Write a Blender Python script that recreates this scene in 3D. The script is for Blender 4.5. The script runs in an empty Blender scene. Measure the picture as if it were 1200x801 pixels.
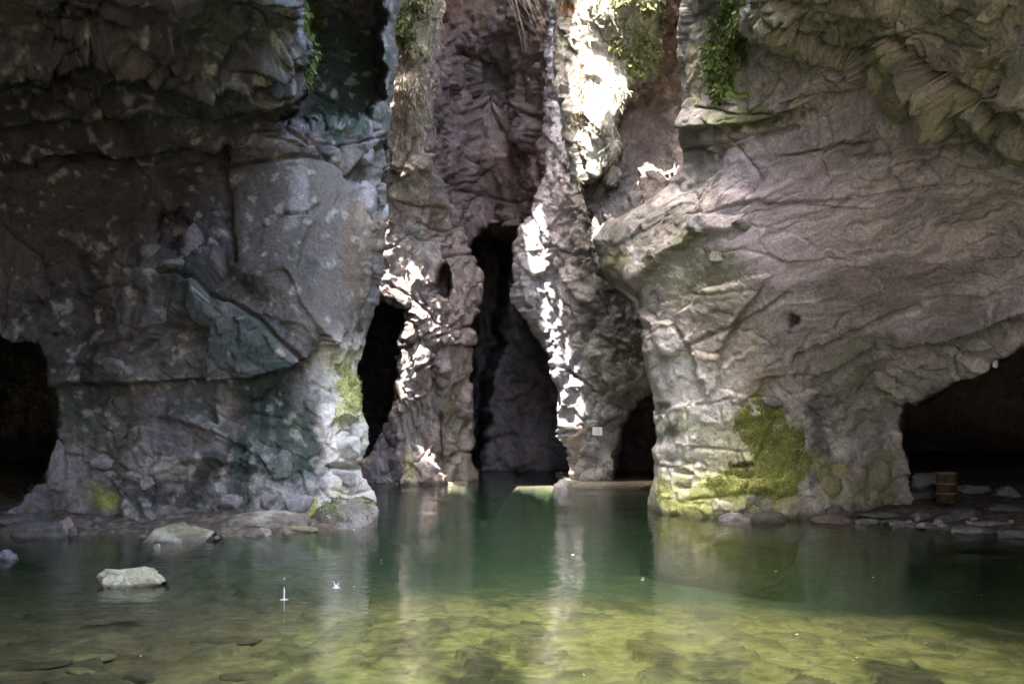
import bpy, bmesh, math, random
import numpy as np
from mathutils import Vector, Matrix

# ------------------------------------------------------------------ camera
F = 1039.0      # focal length in photo pixels (1200 px wide)
CH = 2.4        # eye height above the water
YH = 515.0      # photo row of the horizon
sc = bpy.context.scene
COL = sc.collection
cam_d = bpy.data.cameras.new("camera")
cam_d.sensor_width = 36.0
cam_d.lens = 36.0 * F / 1200.0
cam_d.shift_y = (YH - 400.5) / 1200.0
cam_d.clip_start = 0.1
cam_d.clip_end = 1000
cam = bpy.data.objects.new("camera", cam_d)
cam.location = (0, 0, CH)
cam.rotation_euler = (math.radians(90), 0, 0)
COL.objects.link(cam)
sc.camera = cam

# ------------------------------------------------------------------ light
SUN_EL = 65.0                 # degrees above the horizon
SUN_AZ = 221.0                # compass bearing of the sun, 0 = +Y, 90 = +X
EXPOSURE = 4.5
el, az = math.radians(SUN_EL), math.radians(SUN_AZ)
SUN = Vector((math.sin(az) * math.cos(el), math.cos(az) * math.cos(el), math.sin(el)))
w = bpy.data.worlds.new("World")
sc.world = w
w.use_nodes = True
nt = w.node_tree
bg = nt.nodes["Background"]
sky = nt.nodes.new("ShaderNodeTexSky")
sky.sky_type = 'NISHITA'
sky.sun_disc = False
sky.sun_elevation = el
sky.sun_rotation = az
sky.dust_density = 4.0
sky.ozone_density = 0.4
nt.links.new(sky.outputs[0], bg.inputs[0])
bg.inputs[1].default_value = 0.15
sun_d = bpy.data.lights.new("sun", 'SUN')
sun_d.energy = 2.0
sun_d.angle = math.radians(0.53)
sun_d.color = (1.0, 0.96, 0.9)
sun_o = bpy.data.objects.new("sun", sun_d)
sun_o.rotation_euler = SUN.to_track_quat('Z', 'Y').to_euler()
sun_o.location = SUN * 60
COL.objects.link(sun_o)
sc.view_settings.view_transform = 'Standard'
sc.view_settings.look = 'None'
sc.view_settings.gamma = 1.0
sc.view_settings.use_curve_mapping = False
sc.view_settings.exposure = EXPOSURE
sc.render.engine = 'CYCLES'
cy = sc.cycles
cy.use_denoising = True
cy.max_bounces = 10
cy.diffuse_bounces = 5
cy.glossy_bounces = 4
cy.transparent_max_bounces = 12
cy.transmission_bounces = 4
cy.volume_bounces = 1
cy.sample_clamp_indirect = 8.0
cy.blur_glossy = 0.5

# ------------------------------------------------------------------ numeric helpers
def W(px, py, d):
    """photo pixel + distance along the view axis -> world point"""
    return np.stack([(px - 600.0) / F * d, d + 0 * px, CH + (YH - py) / F * d], -1)

def Wp(px, py, d):
    return Vector(((px - 600.0) / F * d, d, CH + (YH - py) / F * d))

def ground_d(py, z=0.0):
    return F * (CH - z) / (py - YH)

def _hash(ix, iy, iz, s):
    h = (ix.astype(np.uint32) * np.uint32(374761393) + iy.astype(np.uint32) * np.uint32(668265263)
         + iz.astype(np.uint32) * np.uint32(2246822519) + np.uint32((s * 974711 + 12345) & 0xffffffff))
    h ^= h >> np.uint32(13)
    h *= np.uint32(1274126177)
    h ^= h >> np.uint32(16)
    h *= np.uint32(2654435761)
    h ^= h >> np.uint32(15)
    return h

def _r(h):
    return (h & np.uint32(0xffffff)).astype(np.float32) / np.float32(0xffffff)

_ROT = np.array([[0.00, 0.80, 0.60], [-0.80, 0.36, -0.48], [-0.60, -0.48, 0.64]], np.float32)

def vnoise(p, s=0):
    """value noise in -1..1 at points p (N,3)"""
    i = np.floor(p).astype(np.int32)
    f = (p - i).astype(np.float32)
    u = f * f * f * (f * (f * 6 - 15) + 10)
    x, y, z = i[:, 0], i[:, 1], i[:, 2]
    out = 0
    for dz in (0, 1):
        wz = u[:, 2] if dz else 1 - u[:, 2]
        for dy in (0, 1):
            wy = u[:, 1] if dy else 1 - u[:, 1]
            for dx in (0, 1):
                wx = u[:, 0] if dx else 1 - u[:, 0]
                out = out + wx * wy * wz * _r(_hash(x + dx, y + dy, z + dz, s))
    return out * 2 - 1

def fbm(p, freq=1.0, octv=4, s=0, gain=0.5, ridged=False):
    q = (p * freq).astype(np.float32) @ _ROT.T
    a, tot, out = 1.0, 0.0, 0
    for k in range(octv):
        n = vnoise(q, s + k * 7)
        if ridged:
            n = 1 - 2 * np.abs(n)
        out = out + a * n
        tot += a
        a *= gain
        q = (q @ _ROT.T) * 2.03 + 3.7
    return out / tot

def facet(p, scale, s=0, tilt=0.9, jit=0.8):
    """fractured-rock relief: every Worley cell is a tilted plane.
    returns height (about -1..1, in units of scale) and distance to the cell edge (0..1)"""
    q = (p / scale).astype(np.float32)
    b = np.floor(q - 0.5).astype(np.int32)
    N = len(q)
    f1 = np.full(N, 9e9, np.float32)
    f2 = np.full(N, 9e9, np.float32)
    h1 = np.zeros(N, np.float32)
    for dz in (0, 1):
        for dy in (0, 1):
            for dx in (0, 1):
                cx, cy_, cz = b[:, 0] + dx, b[:, 1] + dy, b[:, 2] + dz
                h = _hash(cx, cy_, cz, s)
                g = _hash(cx, cy_, cz, s + 101)
                jx = _r(h) - 0.5
                jy = _r(h >> np.uint32(8)) - 0.5
                jz = _r(g) - 0.5
                rx = q[:, 0] - (cx + 0.5 + jit * jx)
                ry = q[:, 1] - (cy_ + 0.5 + jit * jy)
                rz = q[:, 2] - (cz + 0.5 + jit * jz)
                d = rx * rx + ry * ry + rz * rz
                k = _hash(cx, cy_, cz, s + 202)
                gx = _r(k) - 0.5
                gy = _r(k >> np.uint32(8)) - 0.5
                gz = _r(g >> np.uint32(8)) - 0.5
                hh = (_r(h >> np.uint32(4)) - 0.5) + tilt * 2 * (gx * rx + gy * ry + gz * rz)
                near = d < f1
                f2 = np.where(near, f1, np.minimum(f2, d))
                f1 = np.where(near, d, f1)
                h1 = np.where(near, hh, h1)
    return h1, np.sqrt(f2) - np.sqrt(f1)

def sstep(a, b, x):
    t = np.clip((x - a) / (b - a), 0, 1)
    return t * t * (3 - 2 * t)

def tps(ctrl):
    c = np.array(ctrl, np.float64)
    P = c[:, :2] / 300.0
    n = len(P)
    r2 = ((P[:, None] - P[None]) ** 2).sum(-1)
    K = 0.5 * r2 * np.log(r2 + 1e-12) + 0.002 * np.eye(n)
    Q = np.hstack([np.ones((n, 1)), P])
    A = np.block([[K, Q], [Q.T, np.zeros((3, 3))]])
    sol = np.linalg.solve(A, np.concatenate([c[:, 2], np.zeros(3)]))
    wv, a = sol[:n], sol[n:]
    def ev(x, y):
        X = np.stack([x.ravel(), y.ravel()], -1) / 300.0
        out = a[0] + X @ a[1:]
        for k in range(n):
            r = ((X - P[k]) ** 2).sum(-1)
            out += wv[k] * 0.5 * r * np.log(r + 1e-12)
        return out.reshape(x.shape)
    return ev

def poly_sd(poly, x, y):
    """signed distance (negative inside) to a polygon"""
    d = np.full(x.shape, 1e18)
    ins = np.zeros(x.shape, bool)
    n = len(poly)
    for i in range(n):
        ax, ay = poly[i]
        bx, by = poly[(i + 1) % n]
        ex, ey = bx - ax, by - ay
        t = np.clip(((x - ax) * ex + (y - ay) * ey) / (ex * ex + ey * ey + 1e-9), 0, 1)
        d = np.minimum(d, (x - ax - t * ex) ** 2 + (y - ay - t * ey) ** 2)
        c = ((ay > y) != (by > y)) & (x < (bx - ax) * (y - ay) / (by - ay + 1e-12) + ax)
        ins ^= c
    d = np.sqrt(d)
    return np.where(ins, -d, d)

def line_sd(pts, x, y):
    """distance to a polyline and side (+1 = right of travel direction in photo, y down -> below)"""
    d = np.full(x.shape, 1e18)
    side = np.zeros(x.shape)
    for (ax, ay), (bx, by) in zip(pts[:-1], pts[1:]):
        ex, ey = bx - ax, by - ay
        t = np.clip(((x - ax) * ex + (y - ay) * ey) / (ex * ex + ey * ey + 1e-9), 0, 1)
        dd = (x - ax - t * ex) ** 2 + (y - ay - t * ey) ** 2
        cr = np.sign(ex * (y - ay) - ey * (x - ax))
        side = np.where(dd < d, cr, side)
        d = np.minimum(d, dd)
    return np.sqrt(d), side

# ------------------------------------------------------------------ materials
def nodes_of(m):
    m.use_nodes = True
    t = m.node_tree
    return t, t.nodes, t.links, t.nodes["Principled BSDF"]

def rock_material(name, rough=0.78, bump=0.5, bscale=12.0, spec=0.25, hairline=0.45):
    m = bpy.data.materials.new(name)
    t, N, L, b = nodes_of(m)
    tc = N.new("ShaderNodeTexCoord")
    at = N.new("ShaderNodeAttribute")
    at.attribute_name = "Col"
    n1 = N.new("ShaderNodeTexNoise")
    n1.inputs["Scale"].default_value = bscale
    n1.inputs["Detail"].default_value = 9
    n1.inputs["Roughness"].default_value = 0.68
    L.new(tc.outputs["Object"], n1.inputs["Vector"])
    n2 = N.new("ShaderNodeTexNoise")
    n2.inputs["Scale"].default_value = bscale * 3.1
    n2.inputs["Detail"].default_value = 5
    n2.inputs["Roughness"].default_value = 0.7
    L.new(tc.outputs["Object"], n2.inputs["Vector"])
    r1 = N.new("ShaderNodeMapRange")
    r1.inputs["From Min"].default_value = 0.3
    r1.inputs["From Max"].default_value = 0.7
    r1.inputs["To Min"].default_value = 0.62
    r1.inputs["To Max"].default_value = 1.38
    L.new(n1.outputs["Fac"], r1.inputs["Value"])
    mx = N.new("ShaderNodeMix")
    mx.data_type = 'RGBA'
    mx.blend_type = 'MULTIPLY'
    mx.inputs["Factor"].default_value = 1.0
    L.new(at.outputs["Color"], mx.inputs["A"])
    L.new(r1.outputs["Result"], mx.inputs["B"])
    def hair(scale, width, lo, hi, seed):
        mpn = N.new("ShaderNodeMapping")
        mpn.inputs["Location"].default_value = (seed, seed * 1.7, 0)
        mpn.inputs["Rotation"].default_value = (0.3, 0.5 + seed, 0.2)
        mpn.inputs["Scale"].default_value = (1.0, 1.0, 1.7)
        L.new(tc.outputs["Object"], mpn.inputs["Vector"])
        na = N.new("ShaderNodeTexNoise")
        na.inputs["Scale"].default_value = scale
        na.inputs["Detail"].default_value = 4
        na.inputs["Roughness"].default_value = 0.55
        L.new(mpn.outputs["Vector"], na.inputs["Vector"])
        sb = N.new("ShaderNodeMath")
        sb.operation = 'SUBTRACT'
        sb.inputs[1].default_value = 0.5
        L.new(na.outputs["Fac"], sb.inputs[0])
        ab = N.new("ShaderNodeMath")
        ab.operation = 'ABSOLUTE'
        L.new(sb.outputs[0], ab.inputs[0])
        mr = N.new("ShaderNodeMapRange")
        mr.inputs["From Min"].default_value = 0.0
        mr.inputs["From Max"].default_value = width
        mr.inputs["To Min"].default_value = 1.0
        mr.inputs["To Max"].default_value = 0.0
        L.new(ab.outputs[0], mr.inputs["Value"])
        nm = N.new("ShaderNodeTexNoise")
        nm.inputs["Scale"].default_value = scale * 0.8
        nm.inputs["Detail"].default_value = 3
        L.new(tc.outputs["Object"], nm.inputs["Vector"])
        mk = N.new("ShaderNodeMapRange")
        mk.inputs["From Min"].default_value = lo
        mk.inputs["From Max"].default_value = hi
        L.new(nm.outputs["Fac"], mk.inputs["Value"])
        ml = N.new("ShaderNodeMath")
        ml.operation = 'MULTIPLY'
        L.new(mr.outputs["Result"], ml.inputs[0])
        L.new(mk.outputs["Result"], ml.inputs[1])
        return ml
    c1, c2 = hair(0.8, 0.010, 0.48, 0.56, 3.0), hair(2.6, 0.016, 0.50, 0.60, 8.0)
    cm = N.new("ShaderNodeMath")
    cm.operation = 'MAXIMUM'
    L.new(c1.outputs[0], cm.inputs[0])
    L.new(c2.outputs[0], cm.inputs[1])
    cs = N.new("ShaderNodeMath")
    cs.operation = 'MULTIPLY'
    cs.inputs[1].default_value = hairline
    L.new(cm.outputs[0], cs.inputs[0])
    dk = N.new("ShaderNodeMix")
    dk.data_type = 'RGBA'
    dk.inputs["B"].default_value = (0.02, 0.018, 0.018, 1)
    L.new(cs.outputs[0], dk.inputs["Factor"])
    L.new(mx.outputs["Result"], dk.inputs["A"])
    L.new(dk.outputs["Result"], b.inputs["Base Color"])
    b.inputs["Specular IOR Level"].default_value = spec
    rr = N.new("ShaderNodeMapRange")
    rr.inputs["From Min"].default_value = 0.3
    rr.inputs["From Max"].default_value = 0.7
    rr.inputs["To Min"].default_value = rough - 0.15
    rr.inputs["To Max"].default_value = min(1.0, rough + 0.15)
    L.new(n2.outputs["Fac"], rr.inputs["Value"])
    L.new(rr.outputs["Result"], b.inputs["Roughness"])
    ad = N.new("ShaderNodeMath")
    ad.operation = 'MULTIPLY_ADD'
    ad.inputs[1].default_value = 0.35
    L.new(n2.outputs["Fac"], ad.inputs[0])
    sbn = N.new("ShaderNodeMath")
    sbn.operation = 'SUBTRACT'
    L.new(n1.outputs["Fac"], sbn.inputs[0])
    L.new(cs.outputs[0], sbn.inputs[1])
    L.new(sbn.outputs[0], ad.inputs[2])
    bp = N.new("ShaderNodeBump")
    bp.inputs["Strength"].default_value = bump
    bp.inputs["Distance"].default_value = 0.12
    L.new(ad.outputs[0], bp.inputs["Height"])
    L.new(bp.outputs["Normal"], b.inputs["Normal"])
    return m

def flat_material(name, col, rough=0.7, spec=0.3, var=0.25, scale=12.0, metal=0.0):
    m = bpy.data.materials.new(name)
    t, N, L, b = nodes_of(m)
    tc = N.new("ShaderNodeTexCoord")
    n1 = N.new("ShaderNodeTexNoise")
    n1.inputs["Scale"].default_value = scale
    n1.inputs["Detail"].default_value = 6
    L.new(tc.outputs["Object"], n1.inputs["Vector"])
    cr = N.new("ShaderNodeValToRGB")
    cr.color_ramp.elements[0].position = 0.3
    cr.color_ramp.elements[1].position = 0.7
    cr.color_ramp.elements[0].color = tuple(c * (1 - var) for c in col) + (1,)
    cr.color_ramp.elements[1].color = tuple(min(1, c * (1 + var)) for c in col) + (1,)
    L.new(n1.outputs["Fac"], cr.inputs["Fac"])
    L.new(cr.outputs["Color"], b.inputs["Base Color"])
    b.inputs["Roughness"].default_value = rough
    b.inputs["Specular IOR Level"].default_value = spec
    b.inputs["Metallic"].default_value = metal
    return m

M_ROCK = rock_material("cave_rock")
M_ROUGH = rock_material("rough_flowstone", rough=0.82, bump=0.75, bscale=8.0)
M_BED = rock_material("pond_bed_silt", rough=0.95, bump=0.2, bscale=5.0, spec=0.05, hairline=0.0)
M_STONE = rock_material("loose_stone", rough=0.8, bump=0.45, bscale=11.0)

# ------------------------------------------------------------------ mesh helpers
def mesh_obj(name, verts, faces, mat, cols=None, smooth=True, parent=None):
    me = bpy.data.meshes.new(name)
    verts = np.ascontiguousarray(verts, np.float32)
    faces = np.ascontiguousarray(faces, np.int32)
    nv, nf, k = len(verts), len(faces), faces.shape[1]
    me.vertices.add(nv)
    me.vertices.foreach_set("co", verts.ravel())
    me.loops.add(nf * k)
    me.loops.foreach_set("vertex_index", faces.ravel())
    me.polygons.add(nf)
    me.polygons.foreach_set("loop_start", np.arange(0, nf * k, k, dtype=np.int32))
    me.polygons.foreach_set("loop_total", np.full(nf, k, np.int32))
    me.polygons.foreach_set("use_smooth", np.full(nf, smooth, bool))
    me.update(calc_edges=True)
    me.validate()
    if cols is not None:
        a = me.color_attributes.new("Col", 'FLOAT_COLOR', 'POINT')
        c4 = np.ones((nv, 4), np.float32)
        c4[:, :3] = np.clip(cols, 0.004, 0.9)
        a.data.foreach_set("color", c4.ravel())
    me.materials.append(mat)
    o = bpy.data.objects.new(name, me)
    COL.objects.link(o)
    if parent is not None:
        o.parent = parent
    return o

def tag(o, label=None, cat=None, group=None, kind=None):
    if label: o["label"] = label
    if cat: o["category"] = cat
    if group: o["group"] = group
    if kind: o["kind"] = kind
    return o

def grid_faces(nr, nc):
    i = np.arange(nr * nc).reshape(nr, nc)
    return np.stack([i[:-1, :-1], i[1:, :-1], i[1:, 1:], i[:-1, 1:]], -1).reshape(-1, 4)

def grid_normals(P):
    du = np.gradient(P, axis=1)
    dv = np.gradient(P, axis=0)
    n = np.cross(dv, du)
    n /= np.linalg.norm(n, axis=-1, keepdims=True) + 1e-9
    return n

def blur(a, k):
    """cheap box blur of a 2-D (or 2-D + channel) array, twice"""
    for _ in range(2):
        for ax in (0, 1):
            pad = [(0, 0)] * a.ndim
            pad[ax] = (k + 1, k)
            c = np.cumsum(np.pad(a, pad, mode='edge'), axis=ax)
            n = a.shape[ax]
            hi = [slice(None)] * a.ndim
            lo = [slice(None)] * a.ndim
            hi[ax] = slice(2 * k + 1, 2 * k + 1 + n)
            lo[ax] = slice(0, n)
            a = (c[tuple(hi)] - c[tuple(lo)]) / (2 * k + 1)
    return a

class Mass:
    """one body of rock: a sheet that follows the rock face, turned back into the rock at its edges"""
    def __init__(s, name, left, right, top, bot, ctrl, step, wrapL=0, wrapR=0, curlL=0, curlR=0, rL=30, rR=30, seed=0):
        s.name, s.seed = name, seed
        py = np.arange(top, bot + step, step, dtype=np.float64)
        lx = np.interp(py, [a for a, b in left], [b for a, b in left])
        rx = np.interp(py, [a for a, b in right], [b for a, b in right])
        z = np.zeros(len(py))
        wob = fbm(np.stack([z, z, py], -1), 1 / 22.0, 4, seed + 900) * 5
        wob2 = fbm(np.stack([z + 40, z, py], -1), 1 / 22.0, 4, seed + 950) * 5
        if wrapL: lx = lx + wob
        if wrapR: rx = rx + wob2
        nc = int((rx - lx).max() / step) + 2
        u = np.linspace(0, 1, nc)[None]
        X = lx[:, None] * (1 - u) + rx[:, None] * u
        Y = np.repeat(py[:, None], nc, 1)
        D = tps(ctrl)(X, Y)
        if curlR:
            t = np.clip(1 - (rx[:, None] - X) / rR, 0, 1)
            D = D + curlR * (1 - np.sqrt(1 - 0.98 * t * t))
        if curlL:
            t = np.clip(1 - (X - lx[:, None]) / rL, 0, 1)
            D = D + curlL * (1 - np.sqrt(1 - 0.98 * t * t))
        s.X, s.Y, s.D = X, Y, D
        s.wl, s.wr = wrapL, wrapR
        s.nw = 0
    def warped(s, amp=3.0, fr=1 / 18.0):
        p = np.stack([s.X.ravel(), s.Y.ravel(), 0 * s.X.ravel()], -1)
        wx = fbm(p, fr, 4, s.seed + 31).reshape(s.X.shape) * amp
        wy = fbm(p, fr, 4, s.seed + 57).reshape(s.X.shape) * amp
        return s.X + wx, s.Y + wy
    def push(s, poly, to=None, by=None, soft=6.0, warp=4.0):
        """recess (or bulge) the region inside poly to a depth / by an amount"""
        x, y = s.warped(warp)
        d = poly_sd(poly, x, y)
        k = 1 - sstep(-soft, soft * 0.3, d)
        if to is not None:
            s.D = s.D * (1 - k) + to * k
        else:
            s.D = s.D + by * k
    def build3d(s):
        P = W(s.X, s.Y, s.D)
        n = 14
        if s.wl:
            k = np.arange(n, 0, -1)[None, :, None] / n
            e = P[:, :1]
            ext = e + np.concatenate([k * 0.35 * s.wl, k * s.wl, k * 0], -1)
            P = np.concatenate([ext, P], 1)
            s.X = np.concatenate([np.repeat(s.X[:, :1], n, 1), s.X], 1)
            s.Y = np.concatenate([np.repeat(s.Y[:, :1], n, 1), s.Y], 1)
        if s.wr:
            k = np.arange(1, n + 1)[None, :, None] / n
            e = P[:, -1:]
            ext = e + np.concatenate([-k * 0.35 * s.wr, k * s.wr, k * 0], -1)
            P = np.concatenate([P, ext], 1)
            s.X = np.concatenate([s.X, np.repeat(s.X[:, -1:], n, 1)], 1)
            s.Y = np.concatenate([s.Y, np.repeat(s.Y[:, -1:], n, 1)], 1)
        s.P = P
        nrm = grid_normals(P)
        nrm = blur(nrm, 4)
        nrm /= np.linalg.norm(nrm, axis=-1, keepdims=True) + 1e-9
        if (nrm[:, :, 1].mean()) > 0:
            nrm = -nrm
        s.N = nrm                     # points towards the open space
        s.h = np.zeros(s.X.shape)     # displacement along N, metres
        s.p = P.reshape(-1, 3).astype(np.float32)
    def nz(s, *a, **k):
        return fbm(s.p, *a, **k).reshape(s.X.shape)
    def fc(s, p, *a, **k):
        h, e = facet(p, *a, **k)
        return h.reshape(s.X.shape), e.reshape(s.X.shape)
    def crack(s, pts, width=2.5, depth=0.25):
        x0, x1 = min(p[0] for p in pts) - 12, max(p[0] for p in pts) + 12
        y0, y1 = min(p[1] for p in pts) - 12, max(p[1] for p in pts) + 12
        m = (s.wx > x0) & (s.wx < x1) & (s.wy > y0) & (s.wy < y1)
        if m.any():
            d, _ = line_sd(pts, s.wx[m], s.wy[m])
            s.h[m] -= depth * np.exp(-(d / width) ** 2)
    def ledge(s, pts, out=0.4, reach=40.0, soft=1.5):
        """step along a line: the side above the line stands proud, fading away over `reach` px"""
        r = reach + 5
        x0, x1 = min(p[0] for p in pts) - r, max(p[0] for p in pts) + r
        y0, y1 = min(p[1] for p in pts) - r, max(p[1] for p in pts) + r
        m = (s.wx > x0) & (s.wx < x1) & (s.wy > y0) & (s.wy < y1)
        if m.any():
            d, sd = line_sd(pts, s.wx[m], s.wy[m])
            q = np.where(sd < 0, 1 - sstep(0, reach, d), 0)
            s.h[m] += out * q * sstep(0, soft, d)
    def fractures(s, n, box, ang, spread, seed, length=(30, 120), depth=(0.08, 0.26), step=0.5, skip=None):
        """natural joints: thin clefts and small breaks running in the rock's joint directions"""
        g = random.Random(seed)
        for k in range(n):
            x, y = g.uniform(box[0], box[2]), g.uniform(box[1], box[3])
            a = math.radians(g.choice(ang) + g.gauss(0, spread))
            ln = g.uniform(*length)
            if skip is not None and poly_sd(skip, np.array([x]), np.array([y]))[0] < 45:
                continue
            pts = [(x, y)]
            for i in range(5):
                a += g.gauss(0, 0.22)
                x += math.cos(a) * ln / 5
                y += math.sin(a) * ln / 5
                pts.append((x, y))
            if g.random() < step:
                s.ledge(pts, out=g.uniform(0.08, 0.26), reach=g.uniform(10, 34), soft=1.8)
            s.crack(pts, g.uniform(0.9, 1.7), g.uniform(*depth))
    def finish(s, mat, col):
        a = np.linalg.norm(np.gradient(s.P, axis=0), axis=-1)
        b = np.linalg.norm(np.gradient(s.P, axis=1), axis=-1)
        st = np.maximum(a, b) / np.median(np.maximum(a, b))
        k = blur(sstep(2.0, 7.0, st), 2)
        s.h = s.h * (1 - 0.85 * k) + 0.5 * k * blur(s.h, 8)
        s.Q = s.P + s.N * s.h[..., None]
        wet = 1 - sstep(0.06, 0.22, s.Q[..., 2] + 0.10 * fbm(s.p, 2.5, 4, 5).reshape(s.X.shape))
        col = col * (1 - 0.62 * wet[..., None])
        sub = (1 - sstep(-0.12, 0.0, s.Q[..., 2]))[..., None]
        col = col * (1 - sub) + np.array((0.018, 0.03, 0.018)) * sub
        nr, nc = s.X.shape
        o = mesh_obj(s.name, s.Q.reshape(-1, 3), grid_faces(nr, nc), mat, col.reshape(-1, 3))
        s.obj = o
        return o
    def at(s, px, py):
        """point on the finished rock face nearest a photo pixel"""
        i = np.argmin((s.X - px) ** 2 + (s.Y - py) ** 2)
        i = np.unravel_index(i, s.X.shape)
        return Vector(s.Q[i]), Vector(s.N[i])

class Paint:
    """mineral and plant colours of one rock body, plus some painted light and shade"""
    def __init__(s, m, base):
        s.m = m
        s.c = np.ones(m.X.shape + (3,)) * np.array(base)
        s.x, s.y = m.warped(16.0, 1 / 40.0)
        a, b = m.warped(6.0, 1 / 9.0)
        s.x += a - m.X
        s.y += b - m.Y
        s.nf = np.clip(fbm(m.p, 1.5, 6, m.seed + 77, gain=0.68).reshape(m.X.shape) * 1.6, -1, 1)
        s.ns = np.clip(fbm(m.p * np.array([1, 1, 0.2], np.float32), 2.6, 5, m.seed + 78, gain=0.62).reshape(m.X.shape) * 1.6, -1, 1)
        s.moss = np.zeros(m.X.shape)
    def mix(s, k, col):
        k = np.clip(k, 0, 1)[..., None]
        s.c = s.c * (1 - k) + np.array(col) * k
    def broken(s, k, run=0.0):
        n = s.nf * (1 - run) + s.ns * run
        return sstep(0.25, 0.8, k + 0.75 * n) * np.minimum(1, k * 3.5)
    def blob(s, px, py, rx, ry, col, a=1.0, ang=0.0, soft=0.8, run=0.0, moss=0.0):
        c, sn = math.cos(math.radians(ang)), math.sin(math.radians(ang))
        dx, dy = s.x - px, s.y - py
        u = (dx * c + dy * sn) / rx
        v = (-dx * sn + dy * c) / ry
        r = np.sqrt(u * u + v * v)
        k = a * s.broken(1 - sstep(1 - soft, 1 + soft * 0.6, r), run)
        s.mix(k, col)
        if moss: s.moss = np.maximum(s.moss, k * moss)
    def region(s, poly, col, a=1.0, soft=8.0, run=0.0):
        d = poly_sd(poly, s.x, s.y)
        s.mix(a * s.broken(1 - sstep(-soft * 2, soft * 1.5, d), run), col)
    def weather(s, sd, dark=(0.06, 0.058, 0.06), pale=(0.42, 0.40, 0.37), a=0.6, b=0.5):
        m = s.m
        n = fbm(m.p, 0.55, 6, sd, gain=0.66).reshape(m.X.shape)
        s.mix(sstep(0.02, 0.34, n) * a, dark)
        n = fbm(m.p, 0.8, 6, sd + 20, gain=0.68).reshape(m.X.shape)
        s.mix(sstep(0.10, 0.40, n) * b, pale)
        n = fbm(m.p * np.array([1.5, 1.5, 0.14], np.float32), 1.2, 5, sd + 40, gain=0.62).reshape(m.X.shape)
        s.mix(sstep(0.10, 0.42, n) * a * 0.55, dark)
        n = fbm(m.p, 6.0, 4, sd + 60, gain=0.7).reshape(m.X.shape)
        s.c *= (1 + 0.55 * n)[..., None]
    def line(s, pts, wd, col, a=1.0):
        d, _ = line_sd(pts, s.x * 0.35 + s.m.X * 0.65, s.y * 0.35 + s.m.Y * 0.65)
        s.mix(a * np.exp(-(d / wd) ** 2) * sstep(-0.35, 0.25, s.nf), col)
    def mottle(s, freq, amt, octv=4, sd=0, stretch=(1, 1, 1)):
        n = fbm(s.m.p * np.array(stretch, np.float32), freq, octv, sd).reshape(s.m.X.shape)
        s.c = s.c * (1 + amt * n)[..., None]
        return n

# ================================================================== LEFT PILLAR
L = Mass("rock_pillar",
         [(-70, -230), (720, -230)],
         [(-70, 466), (0, 465), (50, 462), (100, 460), (150, 455), (200, 454), (250, 455), (300, 450), (340, 447),
          (370, 440), (400, 430), (430, 424), (470, 424), (500, 436), (520, 436), (545, 427), (575, 433), (612, 440), (720, 446)],
         -70, 690,
         [(435, 600, 25.8), (430, 500, 26.2), (428, 430, 26.8), (440, 350, 27), (452, 250, 27), (458, 150, 27.5),
          (462, 50, 28), (465, -60, 28),
          (380, 600, 24.9), (380, 480, 25.3), (380, 380, 25.2), (350, 250, 24.9), (350, 170, 25.2),
          (250, 600, 24.4), (250, 500, 24.8), (250, 440, 24.9), (250, 400, 24.4), (250, 300, 25), (250, 200, 25.5),
          (150, 600, 24.5), (150, 500, 24.9), (150, 400, 24.9), (150, 300, 25.1), (150, 200, 25.5),
          (70, 600, 25.3), (80, 500, 25.6), (90, 400, 25.6), (60, 300, 25.2), (60, 200, 25.2),
          (0, 350, 24.5), (-200, 350, 22), (-200, 600, 23), (-200, 200, 21), (0, 200, 24.5),
          (0, 150, 23.6), (150, 150, 23.8), (270, 150, 24.3), (330, 130, 24.6),
          (0, 90, 20.8), (150, 90, 21), (270, 90, 21.8), (340, 80, 22.5),
          (0, 0, 17.5), (150, 0, 17.5), (270, 0, 18.8), (350, 0, 20), (0, -60, 16), (270, -60, 17.5), (-200, 0, 16),
          (250, 690, 24.4), (430, 690, 25.6), (80, 690, 25), (-100, 690, 23)],
         1.75, wrapR=9.0, curlR=1.6, rR=45, seed=1)
L.push([(-260, 395), (-60, 390), (0, 392), (30, 398), (52, 408), (68, 425), (70, 445), (68, 480), (66, 520), (55, 550), (30, 580),
        (8, 596), (-10, 610), (-60, 640), (-260, 640)], to=90, soft=9, warp=6)
L.push([(352, -80), (350, 20), (362, 60), (352, 110), (322, 146), (345, 150), (395, 146), (432, 142), (450, 112), (448, 60), (455, 0), (456, -80)],
       to=31 + 0.014 * (150 - L.Y), soft=10, warp=10)
L.push([(185, 250), (215, 240), (225, 262), (205, 296), (185, 290)], by=0.9, soft=8, warp=8)
L.push([(405, 205), (440, 168), (452, 160), (455, 215), (425, 218)], by=1.0, soft=4, warp=5)
L.push([(382, 545), (432, 545), (430, 552), (384, 553)], by=0.7, soft=3, warp=1.0)
L.build3d()
L.wx, L.wy = L.warped(2.5, 1 / 12.0)

def skew(p, ax, ay, az_, sh=0.0):
    q = p.copy()
    q[:, 2] = p[:, 2] + sh * p[:, 0]
    return q * np.array([ax, ay, az_], np.float32)

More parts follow.
